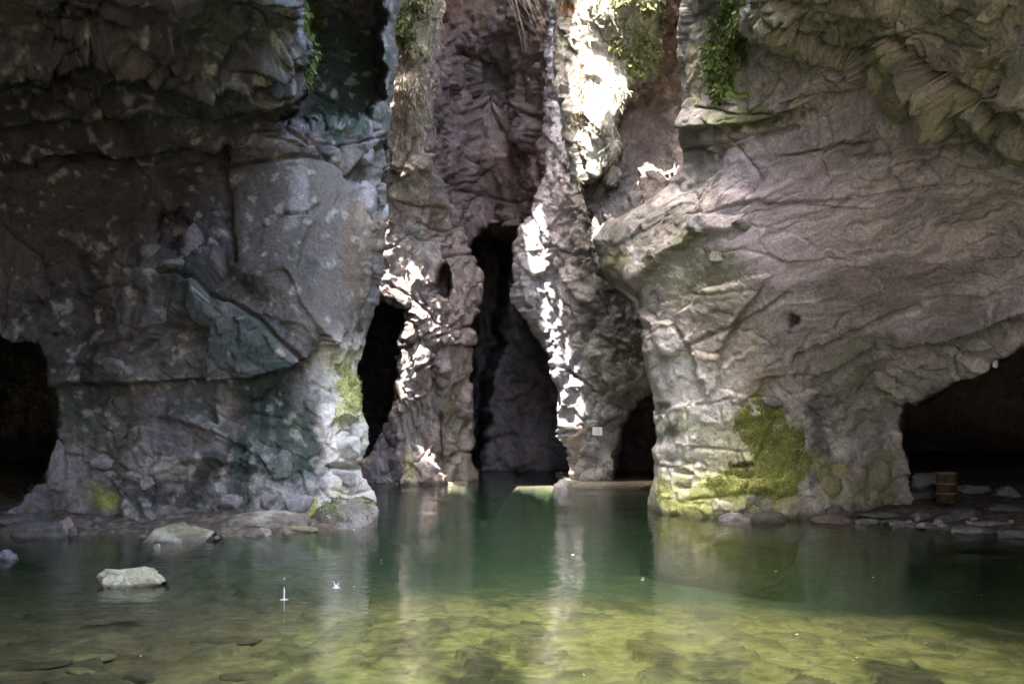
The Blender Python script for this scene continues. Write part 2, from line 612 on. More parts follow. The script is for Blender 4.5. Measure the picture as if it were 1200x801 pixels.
wpp = L.p + 0.45 * np.stack([fbm(L.p, 0.9, 3, 11), fbm(L.p, 0.9, 3, 12), fbm(L.p, 0.9, 3, 13)], -1).astype(np.float32)
h1, e1 = L.fc(skew(wpp, 1, 1, 0.8, -0.35), 2.6, 3)
h2, e2 = L.fc(skew(wpp, 1, 1, 1.1, 0.3), 1.0, 4)
h3, e3 = L.fc(skew(wpp, 1, 1, 1.3, -0.2), 0.38, 5)
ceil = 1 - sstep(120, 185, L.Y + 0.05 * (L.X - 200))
smoothface = (1 - sstep(-25, 15, poly_sd([(262, 175), (440, 170), (440, 390), (360, 400), (300, 340), (262, 300)], L.wx, L.wy)))
amp = 1 - 0.9 * smoothface
h4, e4 = L.fc(wpp, 0.17, 6)
L.h += amp * (0.60 * h1 + 0.13 * h2 + 0.04 * h3 + 0.02 * h4)
L.h -= 0.6 * amp * (0.10 * np.exp(-(e1 / 0.03) ** 2) + 0.03 * np.exp(-(e2 / 0.04) ** 2)) * sstep(-0.2, 0.3, L.nz(0.7, 3, 19))
L.h += 0.10 * L.nz(0.6, 4, 21) + 0.03 * L.nz(4.0, 4, 22, gain=0.6)
# bedded underside of the overhang
strata = fbm(skew(wpp, 0.10, 0.35, 1.0, 0.12), 1.3, 4, 71, ridged=True).reshape(L.X.shape)
L.h = L.h * (1 - 0.55 * ceil) + ceil * 0.16 * strata
for pts, wd, dp in [
    ([(268, 195), (300, 192), (340, 184), (375, 183), (400, 192)], 2.2, 0.22),
    ([(265, 165), (262, 210), (266, 250), (272, 300)], 3.5, 0.45),
    ([(290, 278), (312, 262), (330, 250), (360, 250), (372, 240)], 1.8, 0.15),
    ([(366, 262), (355, 285), (348, 310)], 1.8, 0.14),
    ([(404, 172), (407, 205), (420, 215), (448, 218)], 2.0, 0.25),
    ([(448, 200), (450, 250), (446, 300), (438, 350)], 2.2, 0.25),
    ([(84, 270), (100, 330), (108, 385)], 3.5, 0.4),
    ([(108, 340), (150, 338), (165, 335)], 2.0, 0.2),
    ([(163, 300), (165, 350), (160, 400)], 2.5, 0.25),
    ([(190, 325), (230, 330), (262, 345), (300, 370), (340, 410), (350, 420)], 2.5, 0.3),
    ([(100, 525), (118, 531), (140, 545), (170, 558)], 1.6, 0.18),
    ([(104, 548), (125, 551), (142, 560)], 1.6, 0.2),
    ([(160, 545), (172, 560), (180, 575)], 1.8, 0.2),
    ([(275, 560), (283, 545), (290, 520)], 2.0, 0.2),
    ([(382, 545), (405, 543), (432, 545)], 1.3, 0.25),
    ([(380, 400), (395, 460), (390, 520)], 2.0, 0.15),
    ([(395, 510), (405, 502), (418, 506)], 1.3, 0.14),
    ([(60, 100), (65, 60), (100, 40), (108, 12)], 2.0, 0.2),
    ([(0, 98), (60, 95), (110, 60), (105, 20)], 2.5, 0.3),
]:
    L.crack(pts, wd, dp)
L.ledge([(85, 452), (150, 450), (200, 446), (262, 445), (300, 442), (340, 430), (355, 420)], out=0.55, reach=70, soft=2.0)
L.ledge([(-100, 182), (60, 165), (150, 160), (225, 158), (262, 172)], out=0.5, reach=45, soft=2)
L.ledge([(-60, 130), (80, 120), (170, 118), (250, 112), (330, 100)], out=0.45, reach=30, soft=2)
L.ledge([(-60, 60), (60, 66), (120, 50), (200, 78), (280, 84), (345, 60)], out=0.5, reach=26, soft=2)
L.ledge([(160, 562), (178, 560), (215, 545), (260, 540), (300, 548)], out=0.18, reach=22, soft=1.5)

L.fractures(60, (0, 165, 450, 615), [-35, 20, 80, 95, 5, 40], 12, 77, step=0.06, depth=(0.03, 0.14), skip=[(262, 175), (440, 170), (440, 390), (360, 400), (300, 340), (262, 300)])
L.fractures(30, (0, -20, 350, 165), [5, -10, 15], 9, 78, length=(60, 160), step=0.25)
P_ = Paint(L, (0.145, 0.138, 0.128))
n = P_.mottle(0.5, 0.35, 4, 41)
P_.mottle(2.5, 0.3, 4, 42)
P_.weather(1400, a=0.85, b=0.32, dark=(0.035, 0.036, 0.038))
DARK, PURP, TEAL, MOSS = (0.045, 0.045, 0.05), (0.15, 0.13, 0.165), (0.05, 0.095, 0.08), (0.26, 0.28, 0.055)
PALE, RUST, BROWN = (0.50, 0.48, 0.43), (0.24, 0.13, 0.055), (0.13, 0.085, 0.055)
P_.mix(sstep(0.0, 0.5, L.nz(0.6, 4, 43)) * 0.45, PURP)
P_.mix(sstep(0.1, 0.5, L.nz(0.8, 4, 44)) * 0.35, (0.11, 0.108, 0.10))
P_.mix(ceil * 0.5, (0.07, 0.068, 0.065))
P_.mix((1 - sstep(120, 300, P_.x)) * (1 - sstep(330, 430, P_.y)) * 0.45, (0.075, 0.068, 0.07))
P_.region([(262, 175), (440, 168), (446, 390), (360, 410), (300, 340), (262, 300)], (0.15, 0.138, 0.122), 0.8, 14)  # upper face toned down so brightness falls off through the colour
P_.blob(420, 300, 26, 80, (0.17, 0.125, 0.075), 0.55, run=0.7)
P_.blob(330, 330, 50, 60, (0.10, 0.10, 0.085), 0.6, run=0.6)
P_.blob(385, 225, 24, 50, (0.12, 0.105, 0.09), 0.6, run=0.5)
P_.line([(265, 190), (262, 240), (268, 300), (300, 345), (345, 400)], 7, (0.035, 0.035, 0.038), 0.8)
P_.line([(268, 195), (320, 188), (375, 184)], 3, (0.05, 0.045, 0.042), 0.8)
P_.blob(350, 220, 12, 55, (0.36, 0.34, 0.33), 0.6, 15)
P_.blob(320, 165, 60, 12, (0.30, 0.27, 0.28), 0.7)
P_.region([(270, 165), (190, 210), (180, 300), (220, 330), (262, 300)], (0.06, 0.055, 0.065), 0.6, 20)
P_.blob(150, 260, 60, 60, (0.11, 0.10, 0.10), 0.5)
P_.blob(130, 300, 30, 70, (0.16, 0.145, 0.115), 0.6)
for a in [(285, 395, 60, 40, 0.75), (310, 460, 45, 40, 0.8), (330, 430, 30, 22, 0.7), (240, 355, 28, 50, 0.5), (90, 470, 30, 30, 0.5), (310, 520, 34, 60, 0.55), (225, 470, 40, 16, 0.45)]:
    P_.blob(*a[:4], TEAL, a[4] * 0.7, run=0.75)
P_.blob(405, 90, 50, 80, (0.03, 0.048, 0.034), 0.95, soft=0.3)  # dark green rock, deepened in colour to give the recess its shade
P_.blob(210, 118, 140, 14, (0.10, 0.11, 0.045), 0.6, -3)
P_.blob(250, 30, 50, 34, (0.09, 0.14, 0.10), 0.7)
P_.blob(310, 30, 26, 50, (0.20, 0.22, 0.21), 0.6)
P_.blob(140, 55, 60, 30, (0.17, 0.145, 0.125), 0.8, 15)
P_.blob(20, 20, 30, 30, (0.19, 0.19, 0.14), 0.8)
# pale quartz veins in the overhang
for pts in [[(0, 55), (30, 45), (50, 25), (60, 0)], [(68, 30), (105, 28), (108, 12), (75, 12)], [(62, 60), (110, 68), (150, 110), (185, 100)],
            [(215, 72), (280, 78), (285, 98), (330, 100), (348, 70), (356, 0)], [(215, 72), (235, 50), (290, 58)], [(0, 100), (60, 102), (88, 115)],
            [(205, 58), (196, 30), (206, 10)], [(0, 120), (40, 122), (85, 108)]]:
    P_.line(pts, 1.6, (0.42, 0.42, 0.42), 0.75)
# lower face: dark streaks, pale runs
st = fbm(L.p * np.array([2.6, 2.6, 0.16], np.float32), 1.0, 4, 51).reshape(L.X.shape)
low = sstep(440, 470, L.Y)
P_.mix(low * sstep(0.1, 0.45, st) * 0.5 * (1 - sstep(50, 120, np.abs(L.X - 310))), (0.03, 0.055, 0.045))
P_.mix(low * sstep(0.0, 0.3, st) * 0.75 * (1 - sstep(30, 60, np.abs(P_.x - 318))), (0.03, 0.05, 0.042))
P_.blob(288, 545, 10, 45, (0.03, 0.05, 0.042), 0.75)
P_.blob(350, 510, 10, 50, (0.04, 0.07, 0.04), 0.6)
P_.blob(265, 485, 16, 24, (0.21, 0.17, 0.15), 0.6)
P_.line([(245, 468), (258, 480), (266, 500), (266, 530)], 4, (0.36, 0.36, 0.38), 0.8)
P_.line([(250, 485), (256, 500)], 2.5, (0.36, 0.36, 0.38), 0.8)
P_.line([(120, 485), (124, 520)], 5, (0.34, 0.32, 0.24), 0.55)
P_.line([(182, 470), (180, 500)], 5, (0.32, 0.30, 0.24), 0.5)
P_.blob(205, 510, 40, 24, (0.20, 0.185, 0.21), 0.6)
P_.blob(119, 540, 14, 9, (0.36, 0.35, 0.36), 0.75)
P_.blob(190, 552, 40, 14, (0.32, 0.30, 0.25), 0.6, 8)
P_.blob(170, 562, 12, 16, (0.38, 0.36, 0.36), 0.6, 30)
P_.blob(116, 585, 26, 16, (0.30, 0.30, 0.08), 0.85)
P_.blob(330, 580, 40, 26, (0.36, 0.36, 0.36), 0.6)
P_.blob(90, 560, 18, 40, (0.28, 0.26, 0.26), 0.6)
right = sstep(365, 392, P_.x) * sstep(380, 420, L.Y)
P_.c *= (1 - 0.42 * (1 - sstep(300, 420, P_.x)) * (1 - sstep(430, 560, P_.y)))[..., None]  # upper left darkened in the colour, standing in for deeper shade
P_.mix(right * 0.95, (0.68, 0.66, 0.60))  # whitish corner rock, paled further to stand in for strong light
for a in [(412, 460, 22, 30, 0.75), (405, 485, 12, 18, 0.5), (425, 480, 12, 20, 0.6), (410, 430, 15, 20, 0.4), (372, 590, 10, 16, 0.6), (400, 575, 18, 12, 0.4)]:
    P_.blob(*a[:4], (0.44, 0.46, 0.15), a[4], moss=0.6)
P_.blob(400, 565, 16, 10, (0.30, 0.30, 0.32), 0.5)
P_.blob(388, 465, 10, 8, (0.14, 0.16, 0.15), 0.6)
P_.blob(435, 260, 14, 30, (0.26, 0.19, 0.09), 0.5)
P_.blob(430, 280, 14, 60, (0.24, 0.22, 0.19), 0.5)
P_.mix(sstep(0.25, 0.5, L.nz(3.5, 4, 47)) * 0.35, PALE)
L.h += 0.04 * P_.moss * (1 + L.nz(7.0, 4, 177, gain=0.7))
L.moss = P_.moss.copy()
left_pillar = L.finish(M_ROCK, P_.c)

# ================================================================== RIGHT PILLAR AND CEILING
R = Mass("rock_pillar",
         [(-70, 808), (0, 803), (50, 797), (100, 798), (150, 800), (190, 800), (215, 786), (240, 752), (262, 715), (281, 697), (310, 702),
          (326, 710), (334, 736), (382, 756), (450, 762), (480, 766), (514, 769), (562, 766), (580, 760), (597, 756), (690, 745)],
         [(-70, 1400), (690, 1400)],
         -70, 690,
         [(760, 597, 30.2), (800, 602, 28.4), (850, 606, 27.4), (930, 609, 26.8), (1000, 606, 27.2), (1060, 600, 28.2),
          (770, 500, 29), (810, 500, 28), (850, 500, 27.3), (950, 500, 27.1), (1050, 500, 28.0),
          (760, 400, 28.5), (850, 400, 26.8), (950, 400, 26.3), (1050, 430, 26.3),
          (740, 345, 29.3), (700, 290, 30.6), (760, 280, 28.4), (850, 300, 26), (950, 300, 24.8), (1050, 300, 23.5), (1200, 300, 21),
          (1100, 400, 24.5), (1200, 390, 22), (1380, 300, 19), (1380, 400, 20),
          (800, 180, 27.5), (850, 200, 26), (950, 200, 24), (1050, 200, 22), (1200, 215, 19.5), (1380, 210, 17.6),
          (800, 60, 27), (860, 120, 25.5), (950, 130, 23.4), (1050, 160, 21), (1200, 190, 18.6),
          (1000, 60, 21.5), (1100, 60, 19.2), (1200, 60, 17.2), (900, 50, 23.2), (850, 30, 25),
          (900, -60, 21), (1050, -60, 18.5), (1200, -60, 16), (1380, 60, 15.5), (1380, -60, 15),
          (760, 690, 30), (930, 690, 26.6), (1200, 690, 26), (1380, 600, 24)],
         1.75, wrapL=10.0, curlL=1.4, rL=40, seed=2)
R.push([(1060, 720), (1070, 585), (1061, 540), (1056, 505), (1058, 470), (1085, 464), (1110, 448), (1150, 431), (1200, 402), (1300, 350), (1420, 310), (1420, 720)],
       to=130, soft=7, warp=6)
# lumpy rocks hanging over the ceiling's front lip
LIP = [(850, 55), (862, 45), (905, 52), (960, 60), (1010, 72), (1030, 105), (1048, 138), (1075, 130), (1100, 150), (1140, 172), (1200, 184), (1420, 200), (1420, -90), (855, -90)]
R.push(LIP, by=-1.1, soft=40, warp=14)
R.push([(858, 52), (930, 60), (1010, 20), (1020, -80), (870, -80), (856, 10)], by=-0.35, soft=30, warp=12)
R.push([(1110, 90), (1200, 100), (1200, 186), (1150, 170), (1120, 140)], by=-0.35, soft=30, warp=12)
R.push([(924, 366), (936, 368), (934, 384), (926, 386)], by=0.5, soft=6, warp=6)
for cx, cy_, rw, rh in [(775, 479, 7, 7), (789, 505, 6.5, 6.5)]:
    R.push([(cx - rw, cy_ - rh), (cx + rw, cy_ - rh), (cx + rw, cy_ + rh), (cx - rw, cy_ + rh)], by=1.0, soft=2.0, warp=0.4)
R.push([(856, 544), (882, 541), (884, 547), (858, 549)], by=0.4, soft=2, warp=1)
R.build3d()
R.wx, R.wy = R.warped(2.5, 1 / 12.0)
wpp = R.p + 0.4 * np.stack([fbm(R.p, 0.9, 3, 111), fbm(R.p, 0.9, 3, 112), fbm(R.p, 0.9, 3, 113)], -1).astype(np.float32)
h1, e1 = R.fc(skew(wpp, 0.7, 0.9, 1.3, -0.25), 2.4, 23)
h2, e2 = R.fc(skew(wpp, 0.7, 1, 1.4, -0.25), 0.95, 24)
h3, e3 = R.fc(skew(wpp, 1, 1, 1.3, -0.2), 0.36, 25)
lip = 1 - sstep(-10, 10, poly_sd(LIP, R.wx, R.wy))
soffit = (1 - sstep(-40, 30, poly_sd([(850, 180), (1000, 110), (1060, 150), (1400, 210), (1400, 330), (1080, 440), (900, 380), (840, 280)], R.wx, R.wy)))
amp = 1 - 0.75 * soffit
h4, e4 = R.fc(wpp, 0.17, 26)
R.h += amp * (0.36 * h1 + 0.08 * h2 + 0.03 * h3 + 0.015 * h4)
R.h += lip * (0.22 * h1 + 0.06 * h2)
R.h -= amp * 0.04 * np.exp(-(e1 / 0.03) ** 2) + lip * 0.1 * np.exp(-(e1 / 0.05) ** 2)
R.h += 0.10 * R.nz(0.5, 4, 121) + 0.025 * R.nz(4.0, 4, 122, gain=0.6)
strata = fbm(skew(wpp, 0.16, 0.4, 1.6, -0.28), 1.5, 5, 171, ridged=True).reshape(R.X.shape)
R.h += soffit * 0.05 * strata + 0.03 * strata + lip * 0.14 * fbm(skew(wpp, 0.25, 0.4, 1.0, 0.5), 0.7, 3, 172, ridged=True).reshape(R.X.shape)
for pts, wd, dp in [
    ([(805, 405), (840, 390), (880, 375), (910, 355), (925, 345)], 2.2, 0.2),
    ([(935, 420), (970, 408), (1010, 388), (1040, 372), (1075, 360)], 2.5, 0.28),
    ([(800, 458), (815, 448), (825, 446)], 1.5, 0.12),
    ([(808, 474), (835, 472), (865, 464)], 1.5, 0.12),
    ([(812, 524), (845, 526), (882, 530)], 1.3, 0.14),
    ([(858, 546), (870, 544), (882, 543)], 1.6, 0.25),
    ([(910, 490), (895, 520), (880, 560), (872, 575)], 2.0, 0.18),
    ([(810, 585), (840, 582), (870, 578), (905, 580), (960, 582)], 1.6, 0.2),
    ([(1060, 435), (1095, 432), (1110, 430)], 1.6, 0.2),
    ([(1120, 405), (1122, 420), (1126, 435)], 1.6, 0.25),
    ([(1000, 185), (1060, 180), (1110, 172), (1160, 165)], 2.0, 0.2),
    ([(930, 238), (990, 235), (1080, 222), (1150, 215), (1200, 212)], 2.0, 0.22),
    ([(800, 175), (830, 172), (880, 160), (930, 150)], 2.2, 0.25),
    ([(775, 545), (790, 548), (800, 546)], 1.5, 0.2),
    ([(792, 552), (812, 556)], 2.5, 0.3), ([(800, 540), (804, 541)], 2.2, 0.3), ([(821, 553), (824, 554)], 2.0, 0.3), ([(798, 570), (808, 569)], 2.5, 0.3),
    ([(799, 540), (802, 540)], 2.0, 0.3), ([(820, 543), (823, 543)], 1.6, 0.3),
]:
    R.crack(pts, wd, dp)
R.ledge([(820, 150), (860, 150), (900, 140), (940, 122)], out=0.45, reach=30)
R.ledge([(1060, 470), (1085, 465), (1110, 449), (1150, 432), (1200, 403)], out=0.25, reach=22)
R.ledge([(1060, 400), (1110, 395), (1160, 380), (1230, 350)], out=0.3, reach=25)

R.fractures(34, (800, 170, 1220, 440), [-14, -18, -8, -25], 7, 79, length=(40, 160), depth=(0.03, 0.10), step=0.04)
R.fractures(36, (760, 380, 1060, 610), [-20, 80, 100, 5, -35], 12, 80, length=(20, 80), depth=(0.04, 0.14), step=0.08)
R.fractures(45, (810, -20, 1220, 190), [30, 20, 75, -15], 12, 81, length=(40, 120), step=0.25)
P_ = Paint(R, (0.30, 0.27, 0.24))
P_.mottle(0.5, 0.25, 4, 141)
P_.mottle(2.5, 0.22, 4, 142)
P_.weather(1500, a=0.45, b=0.4)
fol = fbm(skew(wpp, 0.15, 0.3, 1.8, -0.28), 2.2, 5, 143).reshape(R.X.shape)
P_.mix(soffit * 0.85, (0.52, 0.45, 0.485))
P_.c *= (1 + 0.65 * fol * soffit)[..., None]
P_.mix(soffit * sstep(0.15, 0.5, fbm(skew(wpp, 0.2, 0.3, 1.8, -0.28), 1.2, 4, 144).reshape(R.X.shape)) * 0.5, (0.20, 0.15, 0.13))
fl = fbm(skew(wpp, 0.07, 0.25, 2.6, -0.28), 1.6, 5, 147, gain=0.6, ridged=True).reshape(R.X.shape)
P_.mix(np.maximum(soffit, 0.35) * sstep(0.42, 0.62, fl) * 0.4, (0.13, 0.105, 0.10))
P_.mix(soffit * sstep(0.05, 0.35, fbm(skew(wpp, 0.08, 0.2, 0.9, -0.3), 0.8, 4, 148).reshape(R.X.shape)) * 0.5, (0.22, 0.195, 0.20))
P_.blob(1080, 330, 160, 26, (0.19, 0.155, 0.15), 0.6, -12)
P_.blob(1130, 385, 80, 30, (0.17, 0.15, 0.15), 0.6, -15)
P_.blob(1000, 420, 90, 30, (0.17, 0.155, 0.12), 0.6, -10)
P_.mix(lip * 0.85, (0.27, 0.255, 0.19))
P_.mix(lip * sstep(0.0, 0.4, R.nz(0.9, 4, 145)) * 0.5, (0.16, 0.16, 0.05))
P_.mix(lip * sstep(0.1, 0.45, R.nz(1.3, 4, 146)) * 0.5, (0.07, 0.07, 0.07))
P_.blob(920, 25, 60, 25, (0.28, 0.27, 0.17), 0.6, -10)
P_.blob(1060, 115, 26, 18, (0.26, 0.20, 0.12), 0.6)
P_.blob(1180, 45, 30, 20, (0.34, 0.32, 0.31), 0.7)
P_.blob(1160, 150, 50, 26, (0.14, 0.14, 0.13), 0.6)
# green beard under the lip
P_.blob(848, 95, 26, 34, (0.12, 0.17, 0.02), 0.9, 20)
P_.blob(850, 70, 18, 34, (0.16, 0.21, 0.03), 0.8)
P_.blob(890, 135, 60, 14, (0.09, 0.11, 0.025), 0.8, -6)
P_.blob(812, 90, 12, 50, (0.22, 0.21, 0.09), 0.6)
P_.blob(830, 20, 28, 40, (0.10, 0.10, 0.06), 0.7)
P_.blob(815, 160, 20, 40, (0.16, 0.16, 0.13), 0.6)
P_.blob(790, 270, 40, 18, (0.22, 0.20, 0.15), 0.5)
P_.region([(697, 280), (735, 275), (745, 330), (705, 330)], (0.22, 0.20, 0.09), 0.75, 10)
P_.blob(800, 310, 50, 50, (0.17, 0.175, 0.115), 0.7)
P_.blob(850, 340, 60, 40, (0.17, 0.165, 0.11), 0.5)
P_.blob(850, 415, 60, 40, (0.24, 0.20, 0.14), 0.5)
P_.blob(820, 425, 16, 14, (0.22, 0.13, 0.09), 0.5)
P_.blob(890, 450, 45, 16, (0.15, 0.105, 0.06), 0.6, -20)
P_.blob(915, 480, 22, 14, (0.12, 0.08, 0.05), 0.6)
P_.blob(932, 375, 8, 12, (0.04, 0.04, 0.045), 0.8)
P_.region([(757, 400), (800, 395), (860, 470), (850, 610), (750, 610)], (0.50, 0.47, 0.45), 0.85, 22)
P_.mix((1 - sstep(800, 900, P_.x)) * sstep(380, 470, P_.y) * 0.8, (0.64, 0.61, 0.565))  # lower left paled in colour to look more strongly lit
for a in [(905, 520, 40, 60, 0.75), (910, 565, 32, 26, 0.9), (870, 560, 40, 30, 0.7), (885, 500, 26, 26, 0.6), (930, 540, 20, 40, 0.5)]:
    P_.blob(*a[:4], (0.15, 0.175, 0.028), a[4], run=0.3, moss=1.0)
P_.blob(800, 590, 50, 16, (0.46, 0.48, 0.13), 0.7)
P_.blob(840, 570, 40, 26, (0.44, 0.46, 0.14), 0.55)
P_.blob(770, 582, 16, 14, (0.46, 0.46, 0.18), 0.6)
P_.blob(850, 600, 20, 6, (0.42, 0.38, 0.40), 0.6)
P_.region([(945, 465), (972, 460), (980, 500), (975, 560), (955, 585), (935, 580), (945, 530)], (0.05, 0.05, 0.045), 0.75, 8)
P_.region([(955, 545), (1050, 520), (1070, 600), (950, 610)], (0.16, 0.14, 0.06), 0.6, 14)
P_.blob(1010, 470, 50, 60, (0.17, 0.165, 0.125), 0.7)
P_.region([(860, 590), (940, 588), (1060, 590), (1060, 620), (850, 616)], (0.07, 0.065, 0.05), 0.7, 8)
P_.blob(860, 550, 110, 70, (0.33, 0.33, 0.12), 0.45)
P_.blob(830, 585, 80, 26, (0.38, 0.40, 0.12), 0.5, moss=0.6)
R.h += 0.05 * P_.moss * (1 + R.nz(7.0, 4, 177, gain=0.7))
P_.blob(750, 262, 60, 30, (0.15, 0.135, 0.115), 0.85)  # jutting nose darkened in colour to tone down light from above
R.moss = P_.moss.copy()
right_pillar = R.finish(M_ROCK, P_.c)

# ================================================================== HANGING CURTAIN OVER THE CENTRE (sunlit drapery)
D_ = Mass("flowstone_curtain",
          [(-70, 648), (0, 649), (60, 652), (112, 655), (142, 659), (180, 668), (214, 677), (235, 684), (262, 692), (320, 702)],
          [(-70, 860), (320, 860)], -70, 322,
          [(650, 0, 40), (700, 0, 37.8), (760, 0, 36), (810, 0, 38), (860, 0, 37), (650, -60, 39), (760, -60, 37), (860, -60, 37),
           (660, 150, 39.3), (700, 150, 37.5), (740, 150, 36.8), (810, 150, 38.5), (860, 150, 37),
           (685, 225, 38), (740, 250, 35), (800, 250, 31.5), (760, 310, 31.5), (700, 310, 33.5), (860, 250, 30)],
          1.75, wrapL=10, curlL=1.5, rL=22, seed=3)
DRAPE = [(630, -90), (790, -90), (774, 0), (774, 50), (768, 82), (742, 92), (736, 118), (722, 146), (728, 176), (712, 196), (692, 214), (672, 222), (630, 100)]
D_.push(DRAPE, by=-2.3, soft=5, warp=9)
D_.push([(706, 192), (722, 190), (728, 215), (712, 222), (705, 212)], by=-0.7, soft=3, warp=2)
D_.push([(778, 205), (795, 203), (797, 226), (782, 232)], by=0.8, soft=4, warp=4)
D_.push([(783, 255), (798, 250), (800, 270), (785, 275)], by=0.6, soft=4, warp=4)
D_.build3d()
D_.wx, D_.wy = D_.warped(4.0, 1 / 14.0)
dr = 1 - sstep(-8, 4, poly_sd(DRAPE, D_.wx, D_.wy))
wpp = D_.p + 0.3 * np.stack([fbm(D_.p, 1.0, 3, 211), fbm(D_.p, 1.0, 3, 212), fbm(D_.p, 1.0, 3, 213)], -1).astype(np.float32)
flute = fbm(wpp * np.array([1.6, 1.6, 0.22], np.float32), 0.9, 4, 214, ridged=True).reshape(D_.X.shape)
h2, e2 = D_.fc(wpp, 0.8, 34)
h3, e3 = D_.fc(wpp, 0.32, 35)
D_.h += dr * (0.42 * flute + 0.10 * h2 + 0.05 * h3) + (1 - dr) * (0.22 * h2 + 0.08 * h3)
D_.h += 0.08 * D_.nz(2.2, 5, 221, gain=0.6) * dr + 0.05 * D_.nz(4.0, 4, 222)
D_.fractures(30, (650, -20, 800, 300), [85, 95, 20, -20], 12, 82, length=(15, 50))
P_ = Paint(D_, (0.20, 0.165, 0.145))
P_.mottle(1.0, 0.3, 4, 241)
P_.weather(1600)
P_.mix(dr, (0.34, 0.315, 0.27))
P_.mix(dr * sstep(0.05, 0.4, D_.nz(2.6, 5, 242, gain=0.6)) * 0.5, (0.22, 0.20, 0.17))
P_.blob(684, 110, 7, 60, (0.34, 0.18, 0.08), 0.75)
P_.blob(668, 10, 8, 14, (0.40, 0.18, 0.06), 0.7)
P_.mix(dr * sstep(710, 760, P_.x) * (1 - sstep(60, 150, P_.y)) * 0.5, (0.40, 0.44, 0.20))
P_.blob(785, 60, 14, 70, (0.15, 0.10, 0.065), 0.8)
P_.blob(755, 150, 30, 40, (0.15, 0.105, 0.09), 0.6)
P_.blob(716, 205, 9, 13, (0.50, 0.49, 0.47), 0.9)
curtain = D_.finish(M_ROUGH, P_.c)

# ================================================================== THIN COLUMN LEFT OF THE CLEFT
C = Mass("rock_column",
         [(-70, 395), (340, 440), (360, 478), (400, 471), (430, 468), (470, 462), (495, 456), (520, 436), (545, 430), (570, 427), (620, 424)],
         [(-70, 515), (0, 513), (100, 511), (180, 502), (205, 506), (230, 520), (260, 536), (290, 548), (325, 566), (345, 564), (377, 550), (449, 549), (497, 555), (538, 551), (558, 562), (620, 575)],
         -70, 615,
         [(440, 565, 48.5), (480, 566, 47.3), (520, 563, 48.3), (560, 556, 51.5), (445, 520, 49), (470, 500, 48),
          (470, 430, 47.5), (500, 430, 46.2), (549, 430, 50), (480, 330, 46.3), (500, 330, 46), (520, 300, 48.5), (560, 320, 51),
          (460, 200, 45), (485, 200, 44.5), (505, 200, 46), (450, 100, 43.5), (480, 100, 43), (510, 100, 44.5),
          (450, 0, 42), (480, 0, 42), (513, 0, 43.5), (450, -60, 41), (513, -60, 43), (400, 0, 43), (400, 200, 45), (440, 615, 48), (560, 615, 50)],
         1.6, wrapL=7, wrapR=8, curlL=1.4, curlR=1.4, rL=14, rR=16, seed=4)
C.push([(512, 312), (520, 306), (528, 314), (529, 338), (523, 352), (514, 350), (509, 335)], by=5, soft=4, warp=2)
C.push([(508, 215), (530, 240), (570, 330), (552, 377), (552, 620), (590, 620), (590, 200)], by=1.0, soft=14, warp=6)
C.push([(500, 400), (512, 400), (522, 560), (508, 560)], by=0.7, soft=6, warp=5)
C.push([(430, 480), (458, 470), (470, 570), (425, 570)], by=0.9, soft=8, warp=5)
C.build3d()
C.wx, C.wy = C.warped(3.0, 1 / 10.0)
wpp = C.p + 0.4 * np.stack([fbm(C.p, 0.8, 3, 311), fbm(C.p, 0.8, 3, 312), fbm(C.p, 0.8, 3, 313)], -1).astype(np.float32)
flute = fbm(wpp * np.array([1.3, 1.3, 0.3], np.float32), 0.8, 4, 314, ridged=True).reshape(C.X.shape)
h2, e2 = C.fc(skew(wpp, 1, 1, 0.7), 1.3, 44)
h3, e3 = C.fc(skew(wpp, 1, 1, 0.8), 0.5, 45)
C.h += 0.38 * flute + 0.26 * h2 + 0.12 * h3 + 0.16 * C.nz(1.6, 5, 321, gain=0.6)
C.fractures(60, (440, 0, 560, 560), [80, 95, 105, 20, -30], 12, 83, length=(20, 80), depth=(0.12, 0.4))
P_ = Paint(C, (0.34, 0.27, 0.24))
P_.mottle(0.8, 0.3, 4, 341)
P_.mottle(3.0, 0.35, 4, 342)
P_.weather(1700, a=0.6, b=0.5)
P_.blob(540, 400, 30, 140, (0.27, 0.20, 0.175), 0.7)
P_.blob(470, 120, 34, 110, (0.34, 0.29, 0.22), 0.6)
P_.line([(495, 200), (488, 300), (482, 400), (488, 500), (484, 560)], 13, (0.36, 0.33, 0.31), 0.8)  # pale strip painted along the lit edge of the column
P_.blob(445, 530, 24, 60, (0.17, 0.165, 0.20), 0.8)
P_.blob(487, 545, 14, 24, (0.40, 0.42, 0.18), 0.6)
P_.blob(500, 235, 10, 60, (0.30, 0.20, 0.13), 0.4)
P_.blob(475, 30, 30, 50, (0.33, 0.35, 0.18), 0.5)
P_.blob(525, 500, 14, 60, (0.20, 0.19, 0.12), 0.5)
P_.blob(540, 555, 30, 16, (0.30, 0.26, 0.19), 0.6)
column = C.finish(M_ROUGH, P_.c)

